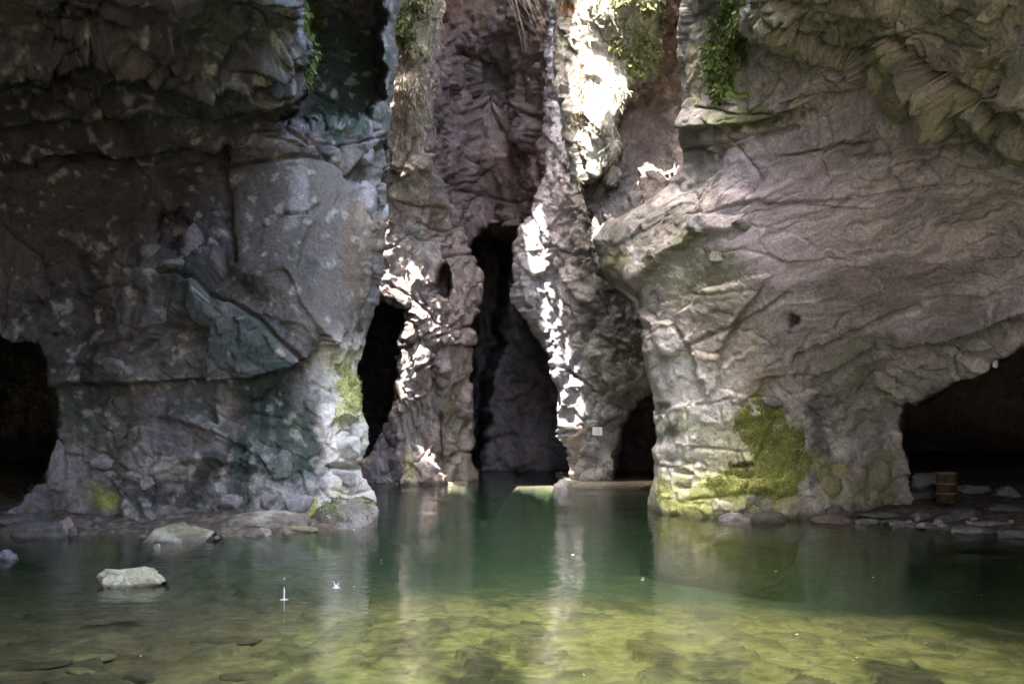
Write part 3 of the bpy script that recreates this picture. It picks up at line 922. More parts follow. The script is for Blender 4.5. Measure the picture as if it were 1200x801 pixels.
# ================================================================== BACK OF THE CLEFT
B = Mass("cave_wall_back", [(-70, 380), (620, 380)], [(-70, 820), (620, 820)], -70, 612,
         [(500, -60, 53), (575, -60, 62), (655, -60, 52), (500, 100, 53), (575, 100, 65), (655, 100, 52), (500, 250, 55), (575, 240, 64), (655, 250, 53),
          (400, 0, 56), (400, 300, 60), (400, 600, 64), (800, 0, 56), (800, 300, 58), (800, 600, 64), (520, 420, 58), (520, 600, 60), (700, 420, 58), (700, 600, 62)],
         2.0, seed=5)
B.push([(540, 640), (545, 440), (540, 400), (548, 290), (560, 266), (585, 260), (606, 268), (616, 352), (640, 394), (690, 457), (700, 640)], to=67, soft=16, warp=9)
B.push([(545, 640), (545, 300), (560, 270), (598, 280), (590, 400), (570, 480), (560, 640)], by=12, soft=14, warp=9)
B.push([(395, 640), (410, 380), (480, 340), (490, 640)], by=8, soft=12, warp=4)
B.build3d()
B.wx, B.wy = B.warped(4.0, 1 / 14.0)
wpp = B.p + 0.5 * np.stack([fbm(B.p, 0.6, 3, 411), fbm(B.p, 0.6, 3, 412), fbm(B.p, 0.6, 3, 413)], -1).astype(np.float32)
h1, e1 = B.fc(skew(wpp, 1, 1, 0.8), 3.0, 53)
h2, e2 = B.fc(skew(wpp, 1, 1, 1.1, 0.3), 1.1, 54)
h3, e3 = B.fc(wpp, 0.5, 55)
B.h += 0.7 * h1 + 0.28 * h2 + 0.14 * h3 + 0.25 * B.nz(1.2, 5, 421, gain=0.6)
B.fractures(60, (500, -20, 680, 560), [80, 100, 20, -30], 15, 84, length=(20, 80), depth=(0.15, 0.5))
P_ = Paint(B, (0.26, 0.185, 0.165))
P_.mottle(0.4, 0.35, 4, 441)
P_.mottle(2.0, 0.5, 4, 442)
P_.weather(1800, a=0.55, b=0.5, pale=(0.42, 0.35, 0.35))
P_.blob(570, 10, 70, 26, (0.30, 0.17, 0.09), 0.5)
P_.blob(590, 60, 40, 60, (0.30, 0.27, 0.27), 0.5)
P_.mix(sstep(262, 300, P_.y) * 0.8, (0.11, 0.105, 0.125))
P_.blob(640, 510, 34, 40, (0.20, 0.19, 0.22), 0.5)
P_.blob(627, 525, 9, 8, (0.34, 0.16, 0.11), 0.5)
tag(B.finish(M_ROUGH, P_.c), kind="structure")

# ================================================================== RIGHT WALL OF THE CLEFT
E = Mass("rock_wall",
         [(-70, 650), (0, 646), (40, 644), (150, 640), (210, 636), (244, 627), (270, 608), (292, 602), (352, 606), (394, 629), (457, 657), (495, 657), (532, 666), (560, 669), (620, 675)],
         [(-70, 860), (620, 860)], -70, 615,
         [(650, 0, 50), (640, 150, 50), (610, 290, 50.5), (630, 400, 50), (660, 480, 49), (668, 556, 49.5), (700, 556, 47.5), (700, 480, 47.5), (700, 380, 47.5), (690, 250, 47.5),
          (760, 380, 46), (760, 480, 47), (760, 556, 48), (690, 100, 49), (760, 100, 46), (700, -60, 49), (860, 300, 44), (860, 560, 46), (860, 0, 44), (700, 615, 47.3)],
         1.6, wrapL=10, curlL=1.6, rL=16, seed=6)
E.push([(722, 640), (726, 520), (730, 490), (742, 470), (790, 452), (870, 460), (870, 640)], to=80, soft=9, warp=12)
E.push([(668, 250), (700, 245), (770, 330), (770, 450), (715, 470), (690, 440), (676, 360)], by=-0.6, soft=10, warp=6)
E.push([(596, 270), (640, 250), (672, 480), (655, 480), (600, 360)], by=-0.8, soft=8, warp=5)
E.build3d()
E.wx, E.wy = E.warped(3.0, 1 / 10.0)
wpp = E.p + 0.4 * np.stack([fbm(E.p, 0.7, 3, 511), fbm(E.p, 0.7, 3, 512), fbm(E.p, 0.7, 3, 513)], -1).astype(np.float32)
h1, e1 = E.fc(skew(wpp, 1, 1, 0.8, 0.3), 2.6, 63)
h2, e2 = E.fc(skew(wpp, 1, 1, 1.0, -0.3), 1.1, 64)
h3, e3 = E.fc(wpp, 0.45, 65)
flute = fbm(wpp * np.array([1.2, 1.2, 0.35], np.float32), 0.8, 4, 514, ridged=True).reshape(E.X.shape)
lf = 1 - sstep(655, 690, E.X)
E.h += 0.42 * h1 + 0.24 * h2 + 0.09 * h3 + 0.14 * E.nz(1.5, 5, 521, gain=0.6) + lf * 0.3 * flute
E.fractures(70, (610, 0, 770, 560), [60, 75, 30, -30, 100], 14, 85, length=(15, 70), depth=(0.1, 0.35))
P_ = Paint(E, (0.22, 0.21, 0.195))
P_.mottle(0.6, 0.3, 4, 541)
P_.mottle(2.2, 0.3, 4, 542)
P_.weather(1900, a=0.6, b=0.4)
P_.mix(lf * 0.8, (0.36, 0.32, 0.33))
P_.line([(640, 250), (655, 280), (690, 330)], 8, (0.34, 0.31, 0.30), 0.4)
P_.line([(615, 300), (632, 370), (655, 430), (664, 480), (668, 520)], 12, (0.40, 0.37, 0.40), 0.85)  # pale lilac streak painted where the wall catches the light
P_.blob(720, 430, 30, 40, (0.17, 0.175, 0.125), 0.6)
P_.blob(690, 485, 16, 14, (0.36, 0.36, 0.36), 0.7)
P_.blob(703, 530, 14, 26, (0.38, 0.36, 0.34), 0.6)
P_.blob(678, 525, 7, 30, (0.28, 0.20, 0.16), 0.7)
P_.blob(690, 60, 40, 120, (0.24, 0.20, 0.19), 0.4)
cleft_wall = E.finish(M_ROUGH, P_.c)

# ================================================================== GROUND: pond bed, banks, bar
def ground_height(x, y):
    p = np.stack([x.ravel(), y.ravel(), 0 * x.ravel()], -1).astype(np.float32)
    n1 = fbm(p, 0.35, 4, 601).reshape(x.shape)
    n2 = fbm(p, 1.6, 4, 602).reshape(x.shape)
    z = -0.42 - 0.045 * np.clip(y - 9, 0, 14) - 1.2 * sstep(14, 36, y) + 0.12 * n1 + 0.05 * n2
    z = z - 0.7 * sstep(0.0, 10.0, x) * sstep(8, 26, y)
    # left bank
    lb = np.interp(x, [-30, -14, -10.5, -7.8, -6.3, -5.0, -4.2, -3.4], [21.0, 22.0, 22.6, 22.4, 22.3, 23.4, 24.3, 26.5])
    t = y + 0.5 * n1 + 0.2 * n2 - lb
    k = sstep(-2.6, 0.3, t) * (1 - sstep(-0.4, 0.1, x + 0.165 * y + 0.2 * n2))
    z = z * (1 - k) + k * (0.06 + 0.30 * sstep(0, 2.2, t) + 0.14 * n2 + 0.08 * n1)
    # shallows in front of the left bank
    sh = sstep(-7.5, -1, t) * (1 - sstep(-5, -2.5, x))
    z = np.maximum(z, -0.55 + 0.1 * n1) * sh * (1 - k) + z * (1 - sh * (1 - k))
    # right bank
    rb = np.interp(x, [4, 7.6, 9, 11.2, 13, 15, 30], [31, 29, 26.6, 25.4, 22.6, 20.8, 19])
    t = y + 0.5 * n1 + 0.2 * n2 - rb
    k = sstep(-1.8, 0.2, t) * sstep(7.0, 9.2, x) * np.maximum(1 - sstep(44, 52, y), sstep(0.30, 0.36, x / np.maximum(y, 1)))
    z = z * (1 - k) + k * (0.08 + 0.25 * sstep(0, 3, t) + 0.45 * sstep(4, 14, t) + 0.06 * n2)
    # bar at the mouth of the cleft
    bx = np.interp(x, [-0.8, 0.2, 2.2, 2.8, 8, 12], [-0.5, -0.07, -0.03, 0.10, 0.22, 0.25])
    k = np.exp(-((y - 47.0 - 0.2 * n1) / np.where(y < 47, 1.1, 3.0)) ** 2) * sstep(-1.6, 0.4, x)
    kk = sstep(45.4, 46.6, y + 0.4 * n1) * sstep(2.2, 3.0, x) * (1 - sstep(60, 62, y))
    z = z * (1 - k) + bx * k
    z = np.maximum(z, z * (1 - kk) + (0.18 + 0.05 * n2) * kk)
    # dry unseen ground behind the viewer, raised to block low light and bounce sun
    k = 1 - sstep(-3.5, 1.5, y + 0.6 * n1)
    z = z * (1 - k) + k * (0.5 + 0.25 * n1 + 0.42 * np.clip(-y - 4, 0, 40))
    # foot of the thin column
    k = sstep(47.2, 48.6, y) * (1 - sstep(-2.6, -1.6, x)) * sstep(-7.6, -6.8, x)
    z = z * (1 - k) + k * 0.1
    return z, n1, n2

ys = np.concatenate([np.arange(-45, 2, 1.5), np.arange(2, 9, 0.25), 9 * np.exp(np.linspace(0, math.log(152 / 9.0), 600))])
us = np.linspace(-1, 1, 620)
us = np.sign(us) * np.abs(us) ** 1.15
Yg = np.repeat(ys[:, None], len(us), 1)
Xg = us[None] * (10 + 0.75 * np.abs(Yg))
Zg, n1, n2 = ground_height(Xg, Yg)
pg = np.stack([Xg, Yg, Zg], -1)
q = pg.reshape(-1, 3).astype(np.float32)
shp = Xg.shape
alg = fbm(q * np.array([1.0, 0.45, 0], np.float32), 1.0, 6, 611, gain=0.6).reshape(shp)
slab, se = facet(skew(q * np.array([1.0, 0.5, 0.0], np.float32), 1, 1, 1), 0.55, 612)
slab, se = slab.reshape(shp), se.reshape(shp)
under = 1 - sstep(-0.1, 0.05, Zg)
pg[..., 2] += under * sstep(-0.6, -0.2, slab) * 0.10 * slab * (1 - sstep(20, 24, Yg))
col = np.ones(shp + (3,)) * np.array((0.30, 0.31, 0.09))
def cmix(k, c):
    global col
    k = np.clip(k, 0, 1)[..., None]
    col = col * (1 - k) + np.array(c) * k
cmix(sstep(-0.1, 0.3, alg), (0.40, 0.40, 0.135))
cmix(sstep(0.05, 0.3, -alg) * 0.8, (0.07, 0.08, 0.035))
leftside = 1 - sstep(-5.5, -1.5, Xg + 0.8 * n1 - 0.12 * (Yg - 12))
cmix(leftside * 0.75, (0.15, 0.115, 0.06))
cmix(leftside * sstep(0.05, 0.3, alg) * 0.5, (0.24, 0.20, 0.09))
cmix(sstep(0.10, 0.3, slab) * 0.5 * under, (0.10, 0.095, 0.05))
cmix(np.exp(-(se / 0.06) ** 2) * 0.5 * under * sstep(-0.3, 0.2, n1), (0.05, 0.05, 0.03))
cmix(sstep(9.5, 25, Yg + 2.5 * n1 + 3.0 * alg) * under * 0.92, (0.028, 0.055, 0.03))
land = sstep(-0.06, 0.05, Zg)
cmix(land, (0.085, 0.066, 0.052))
cmix(land * sstep(0.0, 0.3, fbm(q, 5.0, 4, 617, gain=0.7).reshape(shp)) * 0.7, (0.20, 0.175, 0.15))
pg[..., 2] += land * 0.05 * fbm(q, 4.5, 4, 618, gain=0.7).reshape(shp) * (1 - sstep(35, 45, Yg))
cmix(sstep(40, 44, Yg) * sstep(-0.3, -0.1, Zg), (0.21, 0.19, 0.13))
cmix(1 - sstep(-3.5, -1.5, Yg), (0.23, 0.20, 0.165))  # unseen ground coloured pale to bounce sun into the cave
cmix(land * sstep(8.0, 9.5, Xg) * 0.5, (0.04, 0.034, 0.03))  # right bank darkened in colour to stand in for tunnel shade
col *= (1 + 0.3 * fbm(q, 4.0, 4, 613).reshape(shp))[..., None]
ground = mesh_obj("pond_bed", pg.reshape(-1, 3), grid_faces(*shp), M_BED, col.reshape(-1, 3))
if ground.data.polygons[0].normal.z < 0:
    ground.data.flip_normals()
tag(ground, kind="structure")

# ================================================================== WATER
def water_material():
    m = bpy.data.materials.new("pond_water")
    m.use_nodes = True
    t = m.node_tree
    N, Lk = t.nodes, t.links
    N.clear()
    out = N.new("ShaderNodeOutputMaterial")
    tr = N.new("ShaderNodeBsdfTransparent")
    gl = N.new("ShaderNodeBsdfGlossy")
    gl.inputs["Roughness"].default_value = 0.02
    fr = N.new("ShaderNodeFresnel")
    fr.inputs["IOR"].default_value = 1.333
    mx = N.new("ShaderNodeMixShader")
    tc = N.new("ShaderNodeTexCoord")
    mp = N.new("ShaderNodeMapping")
    mp.inputs["Scale"].default_value = (0.8, 2.2, 1)
    Lk.new(tc.outputs["Object"], mp.inputs["Vector"])
    a = N.new("ShaderNodeTexNoise")
    a.inputs["Scale"].default_value = 2.4
    a.inputs["Detail"].default_value = 3
    a.inputs["Distortion"].default_value = 0.6
    Lk.new(mp.outputs["Vector"], a.inputs["Vector"])
    b = N.new("ShaderNodeTexNoise")
    b.inputs["Scale"].default_value = 0.35
    b.inputs["Detail"].default_value = 2
    Lk.new(tc.outputs["Object"], b.inputs["Vector"])
    rb = N.new("ShaderNodeMapRange")
    rb.inputs["From Min"].default_value = 0.4
    rb.inputs["From Max"].default_value = 0.62
    rb.inputs["To Min"].default_value = 0.25
    rb.inputs["To Max"].default_value = 1.0
    Lk.new(b.outputs["Fac"], rb.inputs["Value"])
    mu = N.new("ShaderNodeMath")
    mu.operation = 'MULTIPLY'
    Lk.new(a.outputs["Fac"], mu.inputs[0])
    Lk.new(rb.outputs["Result"], mu.inputs[1])
    bp = N.new("ShaderNodeBump")
    bp.inputs["Strength"].default_value = 0.35
    bp.inputs["Distance"].default_value = 0.05
    Lk.new(mu.outputs[0], bp.inputs["Height"])
    for nd in (gl, fr):
        Lk.new(bp.outputs["Normal"], nd.inputs["Normal"])
    Lk.new(fr.outputs[0], mx.inputs[0])
    Lk.new(tr.outputs[0], mx.inputs[1])
    Lk.new(gl.outputs[0], mx.inputs[2])
    Lk.new(mx.outputs[0], out.inputs["Surface"])
    v = N.new("ShaderNodeVolumePrincipled")
    v.inputs["Color"].default_value = (0.08, 0.17, 0.10, 1)
    v.inputs["Absorption Color"].default_value = (0.42, 0.66, 0.46, 1)
    v.inputs["Density"].default_value = 0.035
    Lk.new(v.outputs[0], out.inputs["Volume"])
    return m
wv = [(-40, 1, -6), (40, 1, -6), (40, 90, -6), (-40, 90, -6), (-40, 1, 0), (40, 1, 0), (40, 90, 0), (-40, 90, 0)]
wf = [(0, 3, 2, 1), (4, 5, 6, 7), (0, 1, 5, 4), (1, 2, 6, 5), (2, 3, 7, 6), (3, 0, 4, 7)]
water = mesh_obj("water", np.array(wv), np.array(wf), water_material(), smooth=False)
tag(water, kind="structure")

# ================================================================== CAVE ROOF AND OUTER SHELL
HOLE = [(-2.0, 31.5), (0.2, 31.8), (1.5, 32.2), (4, 31.7), (6.8, 31.8), (6.8, 40), (4.5, 50), (3.6, 59), (-0.4, 59), (1.0, 50), (1.2, 44), (0.6, 36), (-1.0, 33.5)]
SLOTS = [[(-6.4, 40.0), (-3.0, 39.8), (-2.4, 44.8), (-5.0, 45.2), (-6.0, 43)], [(-13.2, 38.6), (-11, 38.8), (-6.5, 39.4), (-5.8, 42.8), (-10, 42.0), (-13.2, 40.2)], [(-8.4, 37.9), (-6.4, 37.1), (-4.8, 37.7), (-5.2, 39.2), (-7.0, 39.9), (-8.2, 39.2)]]  # openings added to the unseen roof to aim sun at column, wall and bar
SHAFT = [(-3.6, 9), (-1, 7.5), (4.6, 8.5), (5.2, 14), (5.4, 26.5), (3, 28.5), (-1.0, 27.5), (-2.4, 26), (-3.0, 18)]
MOUTH = [(-60, -60), (60, -60), (60, -11), (12, -9), (5, -7), (-2, -7), (-6, -8), (-12, -11), (-60, -12)]
xs = np.concatenate([np.arange(-130, -16, 3.0), np.arange(-16, 16, 0.22), np.arange(16, 130.1, 3.0)])
yr = np.concatenate([np.arange(-14, 61, 0.22), np.arange(61, 160, 3.0)])
Yr = np.repeat(yr[:, None], len(xs), 1)
Xr = np.repeat(xs[None], len(yr), 0)
p = np.stack([Xr.ravel(), Yr.ravel(), 0 * Xr.ravel()], -1).astype(np.float32)
Zr = np.maximum(12.5, 5.5 + 0.53 * Yr) + 0.6 * fbm(p, 0.25, 4, 701).reshape(Xr.shape)
fcs = grid_faces(*Xr.shape)
cx = Xr.ravel()[fcs].mean(1) + 0.7 * fbm(np.stack([Xr.ravel()[fcs].mean(1), Yr.ravel()[fcs].mean(1), 0 * fcs[:, 0]], -1).astype(np.float32), 0.7, 4, 702)
cyy = Yr.ravel()[fcs].mean(1)
fcs = fcs[(poly_sd(HOLE, cx, cyy) > 0) & (poly_sd(SHAFT, cx, cyy) > 0) & (np.min([poly_sd(q_, cx, cyy) for q_ in SLOTS], 0) > 0) & (poly_sd(MOUTH, cx, cyy) > 0)]
roofv = np.stack([Xr, Yr, Zr], -1).reshape(-1, 3)
rc = np.ones((len(roofv), 3)) * np.array((0.20, 0.18, 0.17))
roof = mesh_obj("cave_roof", roofv, fcs, M_ROCK, rc)
sol = roof.modifiers.new("thickness", 'SOLIDIFY')
sol.thickness = 2.5
sol.offset = 1
if roof.data.polygons[0].normal.z < 0:
    roof.data.flip_normals()
tag(roof, kind="structure")
def shell(name, a, b, n=60, z0=-4, z1=60, s=0):
    a, b = np.array(a, float), np.array(b, float)
    t = np.linspace(0, 1, n)[None, :, None]
    xy = np.repeat((a + (b - a) * t), 40, 0)
    zb = np.maximum(12.5, 5.5 + 0.53 * xy[..., 1]) - 0.2 if z0 is None else z0 + 0 * xy[..., 1]
    if z1 is None:
        z1 = np.interp(xy[..., 1], [-6, 12.5, 27, 30], [58, 58, 26, 23])
    zz = zb + (z1 - zb) * np.linspace(0, 1, 40)[:, None]
    P = np.concatenate([xy, zz[..., None]], -1)
    nrm = np.array([-(b - a)[1], (b - a)[0], 0])
    nrm /= np.linalg.norm(nrm)
    P = P + nrm * (1.2 * fbm(P.reshape(-1, 3).astype(np.float32), 0.2, 4, s).reshape(P.shape[:2]))[..., None]
    c = np.ones((P.shape[0] * P.shape[1], 3)) * np.array((0.17, 0.16, 0.155))
    o = mesh_obj(name, P.reshape(-1, 3), grid_faces(*P.shape[:2]), M_ROCK, c)
    return tag(o, kind="structure")
shell("cave_wall_left", (-122, -14), (-122, 150), z1=100, s=801)
shell("cave_wall_right", (122, -14), (122, 150), z1=100, s=802)
shell("added_sun_block", (-5.8, -6), (-5.8, 29.5), z0=None, z1=None, s=804)  # unseen wall added to keep direct sun out of the shaft
shell("cave_wall_rear", (-122, -12), (-10, -12), z1=16, s=805)
shell("cave_wall_behind", (9, -12), (122, -12), z1=16, s=806)
shell("cave_wall_far", (-123, 150), (123, 150), z1=105, s=803)

# ================================================================== LOOSE STONES
def ico(sub):
    bm = bmesh.new()
    bmesh.ops.create_icosphere(bm, subdivisions=sub, radius=1.0)
    v = np.array([x.co[:] for x in bm.verts], np.float32)
    f = np.array([[x.index for x in y.verts] for y in bm.faces], np.int32)
    bm.free()
    return v, f
ICO = {k: ico(k) for k in (2, 3, 4, 5)}
def rotz(a):
    c, t = math.cos(a), math.sin(a)
    return np.array([[c, -t, 0], [t, c, 0], [0, 0, 1]])
def stone(name, pos, size, seed, col, yaw=0.0, sub=4, boxy=0.5, rough=1.0, moss=0.0, mat=None, parent=None, tilt=0.0, mosscol=(0.30, 0.36, 0.07), alt=None):
    """angular stone: a sphere squared off by random cleavage planes, then weathered"""
    v, f = ICO[sub]
    rng = np.random.default_rng(seed)
    p = v.copy().astype(np.float64)
    p = np.sign(p) * np.abs(p) ** (1 - 0.45 * boxy)
    for k in range(9):
        n = rng.normal(size=3)
        n /= np.linalg.norm(n)
        d = rng.uniform(0.62, 0.92)
        over = np.maximum(0, p @ n - d)
        p -= 0.92 * over[:, None] * n
    sz = np.array(size) / 2
    q = p * sz
    nn = p / (np.linalg.norm(p, axis=1, keepdims=True) + 1e-9)
    m = float(min(size))
    off = rng.uniform(0, 50, 3)
    h, e = facet((q + off).astype(np.float32), max(0.12, m * 0.45), seed)
    q = q + nn * (rough * (0.10 * m * h + 0.05 * m * fbm((q + off).astype(np.float32), 2.2 / m, 5, seed + 3, gain=0.6)))[:, None]
    if tilt:
        c_, t_ = math.cos(tilt), math.sin(tilt)
        q = q @ np.array([[c_, 0, t_], [0, 1, 0], [-t_, 0, c_]]).T
    q = q @ rotz(yaw).T
    c = np.ones((len(q), 3)) * np.array(col)
    w_ = (q + off).astype(np.float32)
    c *= (1 + 0.5 * fbm(w_, 3.0 / max(0.3, m), 5, seed + 5, gain=0.65))[:, None]
    if alt is not None:
        k = sstep(0.0, 0.35, fbm(w_, 1.6 / max(0.3, m), 5, seed + 9, gain=0.65))[:, None]
        c = c * (1 - k) + np.array(alt) * k
    if moss:
        k = (sstep(0.3, 0.9, nn[:, 2]) * sstep(-0.25, 0.2, fbm(w_, 2.5 / max(0.3, m), 5, seed + 7, gain=0.65)) * moss)[:, None]
        c = c * (1 - k) + np.array(mosscol) * k
    o = mesh_obj(name, q, f, mat or M_STONE, c, parent=parent)
    o.location = pos
    return o

def on_ground(px, py, z=0.0):
    d = ground_d(py, z)
    return Vector(((px - 600) / F * d, d, z)), d / F       # point, metres per photo pixel

GREY, PINKG, TAN = (0.19, 0.18, 0.17), (0.20, 0.17, 0.17), (0.22, 0.19, 0.15)
LIGHT = (0.40, 0.39, 0.29)
# the pale block standing in the near water, built from three fused lobes of one outline
def pale_block():
    c, mp = on_ground(156, 684)
    L_, Wd, Ht = 80 * mp, 0.55, 0.70
    n_u, n_v = 70, 60
    u = np.linspace(0, 1, n_u)[:, None]
    v = np.linspace(0, 1, n_v)[None]
    top = np.interp(u, [0, 0.06, 0.16, 0.30, 0.50, 0.66, 0.78, 0.92, 1.0], [0.02, 0.20, 0.33, 0.31, 0.36, 0.44, 0.36, 0.26, 0.10])
    wid = np.interp(u, [0, 0.1, 0.3, 0.6, 0.85, 1], [0.10, 0.40, 0.52, 0.55, 0.42, 0.10])
    a = v * 2 * math.pi
    cx, sz_ = np.cos(a), np.sin(a)
    prof = lambda t: np.sign(t) * np.abs(t) ** 0.55
    Yc = prof(cx) * wid * 0.5 + 0 * u
    Zc = np.where(sz_ >= 0, prof(sz_) * top * 0.68, prof(sz_) * 0.14)
    Zc = Zc - 0.10 * np.clip(Yc / 0.25, -1, 0) ** 2 * (Zc > 0) * top / 0.4
    Xc = (u - 0.5) * L_ + 0 * v
    P = np.stack([Xc, Yc, Zc], -1).reshape(-1, 3)
    h, e = facet(P.astype(np.float32) * np.array([0.7, 1, 1], np.float32) + 7, 0.26, 5)
    nn = P / (np.linalg.norm(P * np.array([0.3, 1, 1]), axis=1, keepdims=True) + 1e-6)
    P = P + nn * (0.075 * h + 0.012 * fbm(P.astype(np.float32), 9, 5, 9, gain=0.6))[:, None]
    col = np.ones((len(P), 3)) * np.array(LIGHT)
    col *= (1 + 0.4 * fbm(P.astype(np.float32), 6, 5, 3, gain=0.65))[:, None]
    g = sstep(0.05, 0.35, P[:, 2]) * sstep(-0.05, 0.2, fbm(P.astype(np.float32), 4, 5, 13, gain=0.65)) * sstep(-0.35, -0.1, P[:, 0])
    col = col * (1 - 0.7 * g[:, None]) + np.array((0.25, 0.34, 0.09)) * 0.7 * g[:, None]
    wet = 1 - sstep(0.02, 0.06, P[:, 2])
    col = col * (1 - 0.7 * wet[:, None]) + np.array((0.10, 0.10, 0.05)) * 0.7 * wet[:, None]
    i = np.arange(n_u * n_v).reshape(n_u, n_v)
    fc_ = np.stack([i[:-1, :-1], i[:-1, 1:], i[1:, 1:], i[1:, :-1]], -1).reshape(-1, 4)
    o = mesh_obj("stone_block", P, fc_, M_STONE, col)
    o.location = c
    o.rotation_euler.z = math.radians(12)
    return tag(o, "pale ridged stone block with green moss standing alone in the near water", "stone")
pale_block()
def bank_stone(px, py, wpx, hpx, z, label, seed, col=GREY, name="bank_stone", flat=None, yaw=0.0, moss=0.0, dep=0.8, group=None, alt=None, boxy=0.5, sub=4, cat="stone"):
    c, mp = on_ground(px, py, z)
    w_, h_ = wpx * mp, hpx * mp
    col = tuple(x * 0.75 for x in col)
    o = stone(name, c + Vector((0, w_ * dep * 0.3, h_ * 0.0)), (w_ * 1.1, w_ * dep, h_ * 1.9), seed, col, yaw, sub=sub, moss=moss, alt=alt, boxy=boxy)
    return tag(o, label, cat, group)
bank_stone(7, 655, 22, 13, 0, "small dark grey stone breaking the water at the left picture edge", 31, (0.22, 0.22, 0.25))
bank_stone(183, 643, 9, 7, 0, "tiny pale stone tip just above the water behind the stone block", 32, LIGHT, sub=3)
bank_stone(205, 634, 76, 18, 0, "low tan slab at the waterline below the left rock pillar", 33, TAN, name="flat_slab", alt=(0.36, 0.34, 0.28), moss=0.3, dep=0.7)
bank_stone(312, 617, 92, 18, 0.12, "large smooth tan slab on the brown bank near the mossy mound", 34, TAN, name="flat_slab", alt=(0.38, 0.355, 0.29), dep=0.7)
bank_stone(292, 626, 44, 8, 0.02, "small tan slab at the waterline in front of the large smooth slab", 35, TAN, name="flat_slab", alt=(0.40, 0.37, 0.31), dep=0.6)
bank_stone(272, 603, 70, 5, 0.30, "thin flat grey slab lying behind the large smooth slab", 36, GREY, name="flat_slab", dep=0.4)
bank_stone(350, 622, 40, 6, 0.03, "narrow mossy slab between the large smooth slab and the mound", 37, (0.24, 0.23, 0.16), name="flat_slab", moss=0.6, dep=0.5)
bank_stone(40, 628, 100, 15, 0.0, "broad dark slab at the waterline near the left tunnel", 38, (0.17, 0.155, 0.14), name="flat_slab", dep=0.6)
bank_stone(73, 626, 20, 23, 0.02, "upright pinkish wedge-shaped stone on the left bank", 39, (0.30, 0.235, 0.23), yaw=0.5, dep=0.6)
bank_stone(84, 627, 12, 10, 0.02, "small brown stone leaning beside the pinkish wedge stone", 40, (0.19, 0.15, 0.14))
bank_stone(18, 612, 60, 10, 0.25, "long dark rock rib before the left tunnel mouth", 41, (0.15, 0.14, 0.135), name="flat_slab")
rs = random.Random(5)
for k in range(16):
    bank_stone(rs.uniform(95, 350), rs.uniform(612, 630), rs.uniform(5, 13), rs.uniform(2.5, 5), 0.10, "little pebble scattered on the brown left bank", 60 + k, rs.choice([GREY, TAN, (0.15, 0.12, 0.10)]), name="pebble", group="pebbles on the left bank", sub=2, cat="pebble")
# right bank
for (px, py, wp, hp, z, lab, c_) in [
    (975, 611, 46, 8, 0.05, "flat brownish slab at the waterline under the green mossy pillar foot", (0.25, 0.20, 0.16)),
    (1012, 599, 26, 24, 0.12, "rounded upright stone leaning on the right pillar foot", (0.24, 0.215, 0.19)),
    (955, 602, 40, 9, 0.12, "dark mossy stone against the right pillar foot", (0.15, 0.15, 0.09)),
    (985, 602, 28, 10, 0.15, "grey stone between the dark mossy stone and the rounded upright stone", (0.22, 0.21, 0.19)),
    (1032, 604, 50, 4, 0.16, "thin pale slab below the rounded upright stone", (0.33, 0.31, 0.29)),
    (1018, 612, 26, 5, 0.05, "short pale slab at the waterline beside the brownish slab", (0.31, 0.28, 0.26)),
    (1062, 616, 36, 6, 0.04, "thin bright slab at the waterline before the right tunnel", (0.40, 0.38, 0.37)),
    (1098, 618, 40, 5, 0.04, "long narrow grey slab at the waterline before the big rounded boulder", (0.33, 0.31, 0.30)),
    (1130, 613, 56, 18, 0.06, "big rounded grey boulder on the bank of the right tunnel", (0.20, 0.195, 0.18)),
    (1146, 623, 50, 6, 0.03, "thin pale pink slab at the waterline below the rounded boulder", (0.38, 0.34, 0.34)),
    (1168, 616, 44, 6, 0.10, "pale slab resting right of the rounded boulder", (0.36, 0.33, 0.33)),
    (1080, 606, 22, 6, 0.20, "small brown slab behind the thin bright slab", (0.22, 0.18, 0.16)),
    (1190, 628, 34, 8, 0.03, "low grey stone at the right picture edge by the water", (0.27, 0.255, 0.25)),
    (905, 611, 44, 12, 0.0, "dark wet rock at the foot of the green moss patch", (0.12, 0.12, 0.10)),
    (862, 609, 34, 9, 0.0, "purplish grey rock knob at the pillar waterline", (0.38, 0.34, 0.36)),
    (1195, 600, 60, 10, 0.3, "flat dark slab inside the right tunnel near the picture edge", (0.20, 0.19, 0.19))]:
    bank_stone(px, py, wp, hp, z, lab, int(px * 3 + py), tuple(x * 0.38 for x in c_), name="flat_slab" if hp < 9 else "bank_stone", dep=0.6, alt=tuple(x * 0.4 for x in c_), sub=4 if wp > 24 else 3)  # stone colours scaled down to paint in the dimness of this bank
for k in range(14):
    bank_stone(rs.uniform(1062, 1190), rs.uniform(600, 616), rs.uniform(5, 14), rs.uniform(2.5, 5), 0.22, "little pebble scattered on the dark right bank", 90 + k, rs.choice([GREY, PINKG]), name="pebble", group="pebbles on the right bank", sub=2, cat="pebble")
# bar at the cleft
bank_stone(658, 574, 22, 14, 0.02, "bright sunlit stone at the tip of the sand bar", 141, (0.50, 0.47, 0.42))
bank_stone(716, 571, 96, 7, 0.03, "low flat ledge of the sand bar below the small white sign", 142, (0.26, 0.23, 0.19), name="rock_ledge", dep=0.25, cat="rock ledge")
# rubble heap behind the barrel in the right tunnel
for px, py, wp, hp, z, lab in [(1083, 580, 30, 16, 0.55, "squared grey block left of the barrel, lower of two"), (1088, 563, 36, 14, 1.05, "squared grey block left of the barrel, upper of two"),
                               (1140, 578, 40, 12, 0.55, "low dark block right of the barrel"), (1185, 582, 34, 14, 0.5, "dark block in the right tunnel near the picture edge")]:
    bank_stone(px, py, wp, hp, z, lab, px, (0.11, 0.105, 0.10), name="rubble_block", boxy=0.9, dep=0.7)

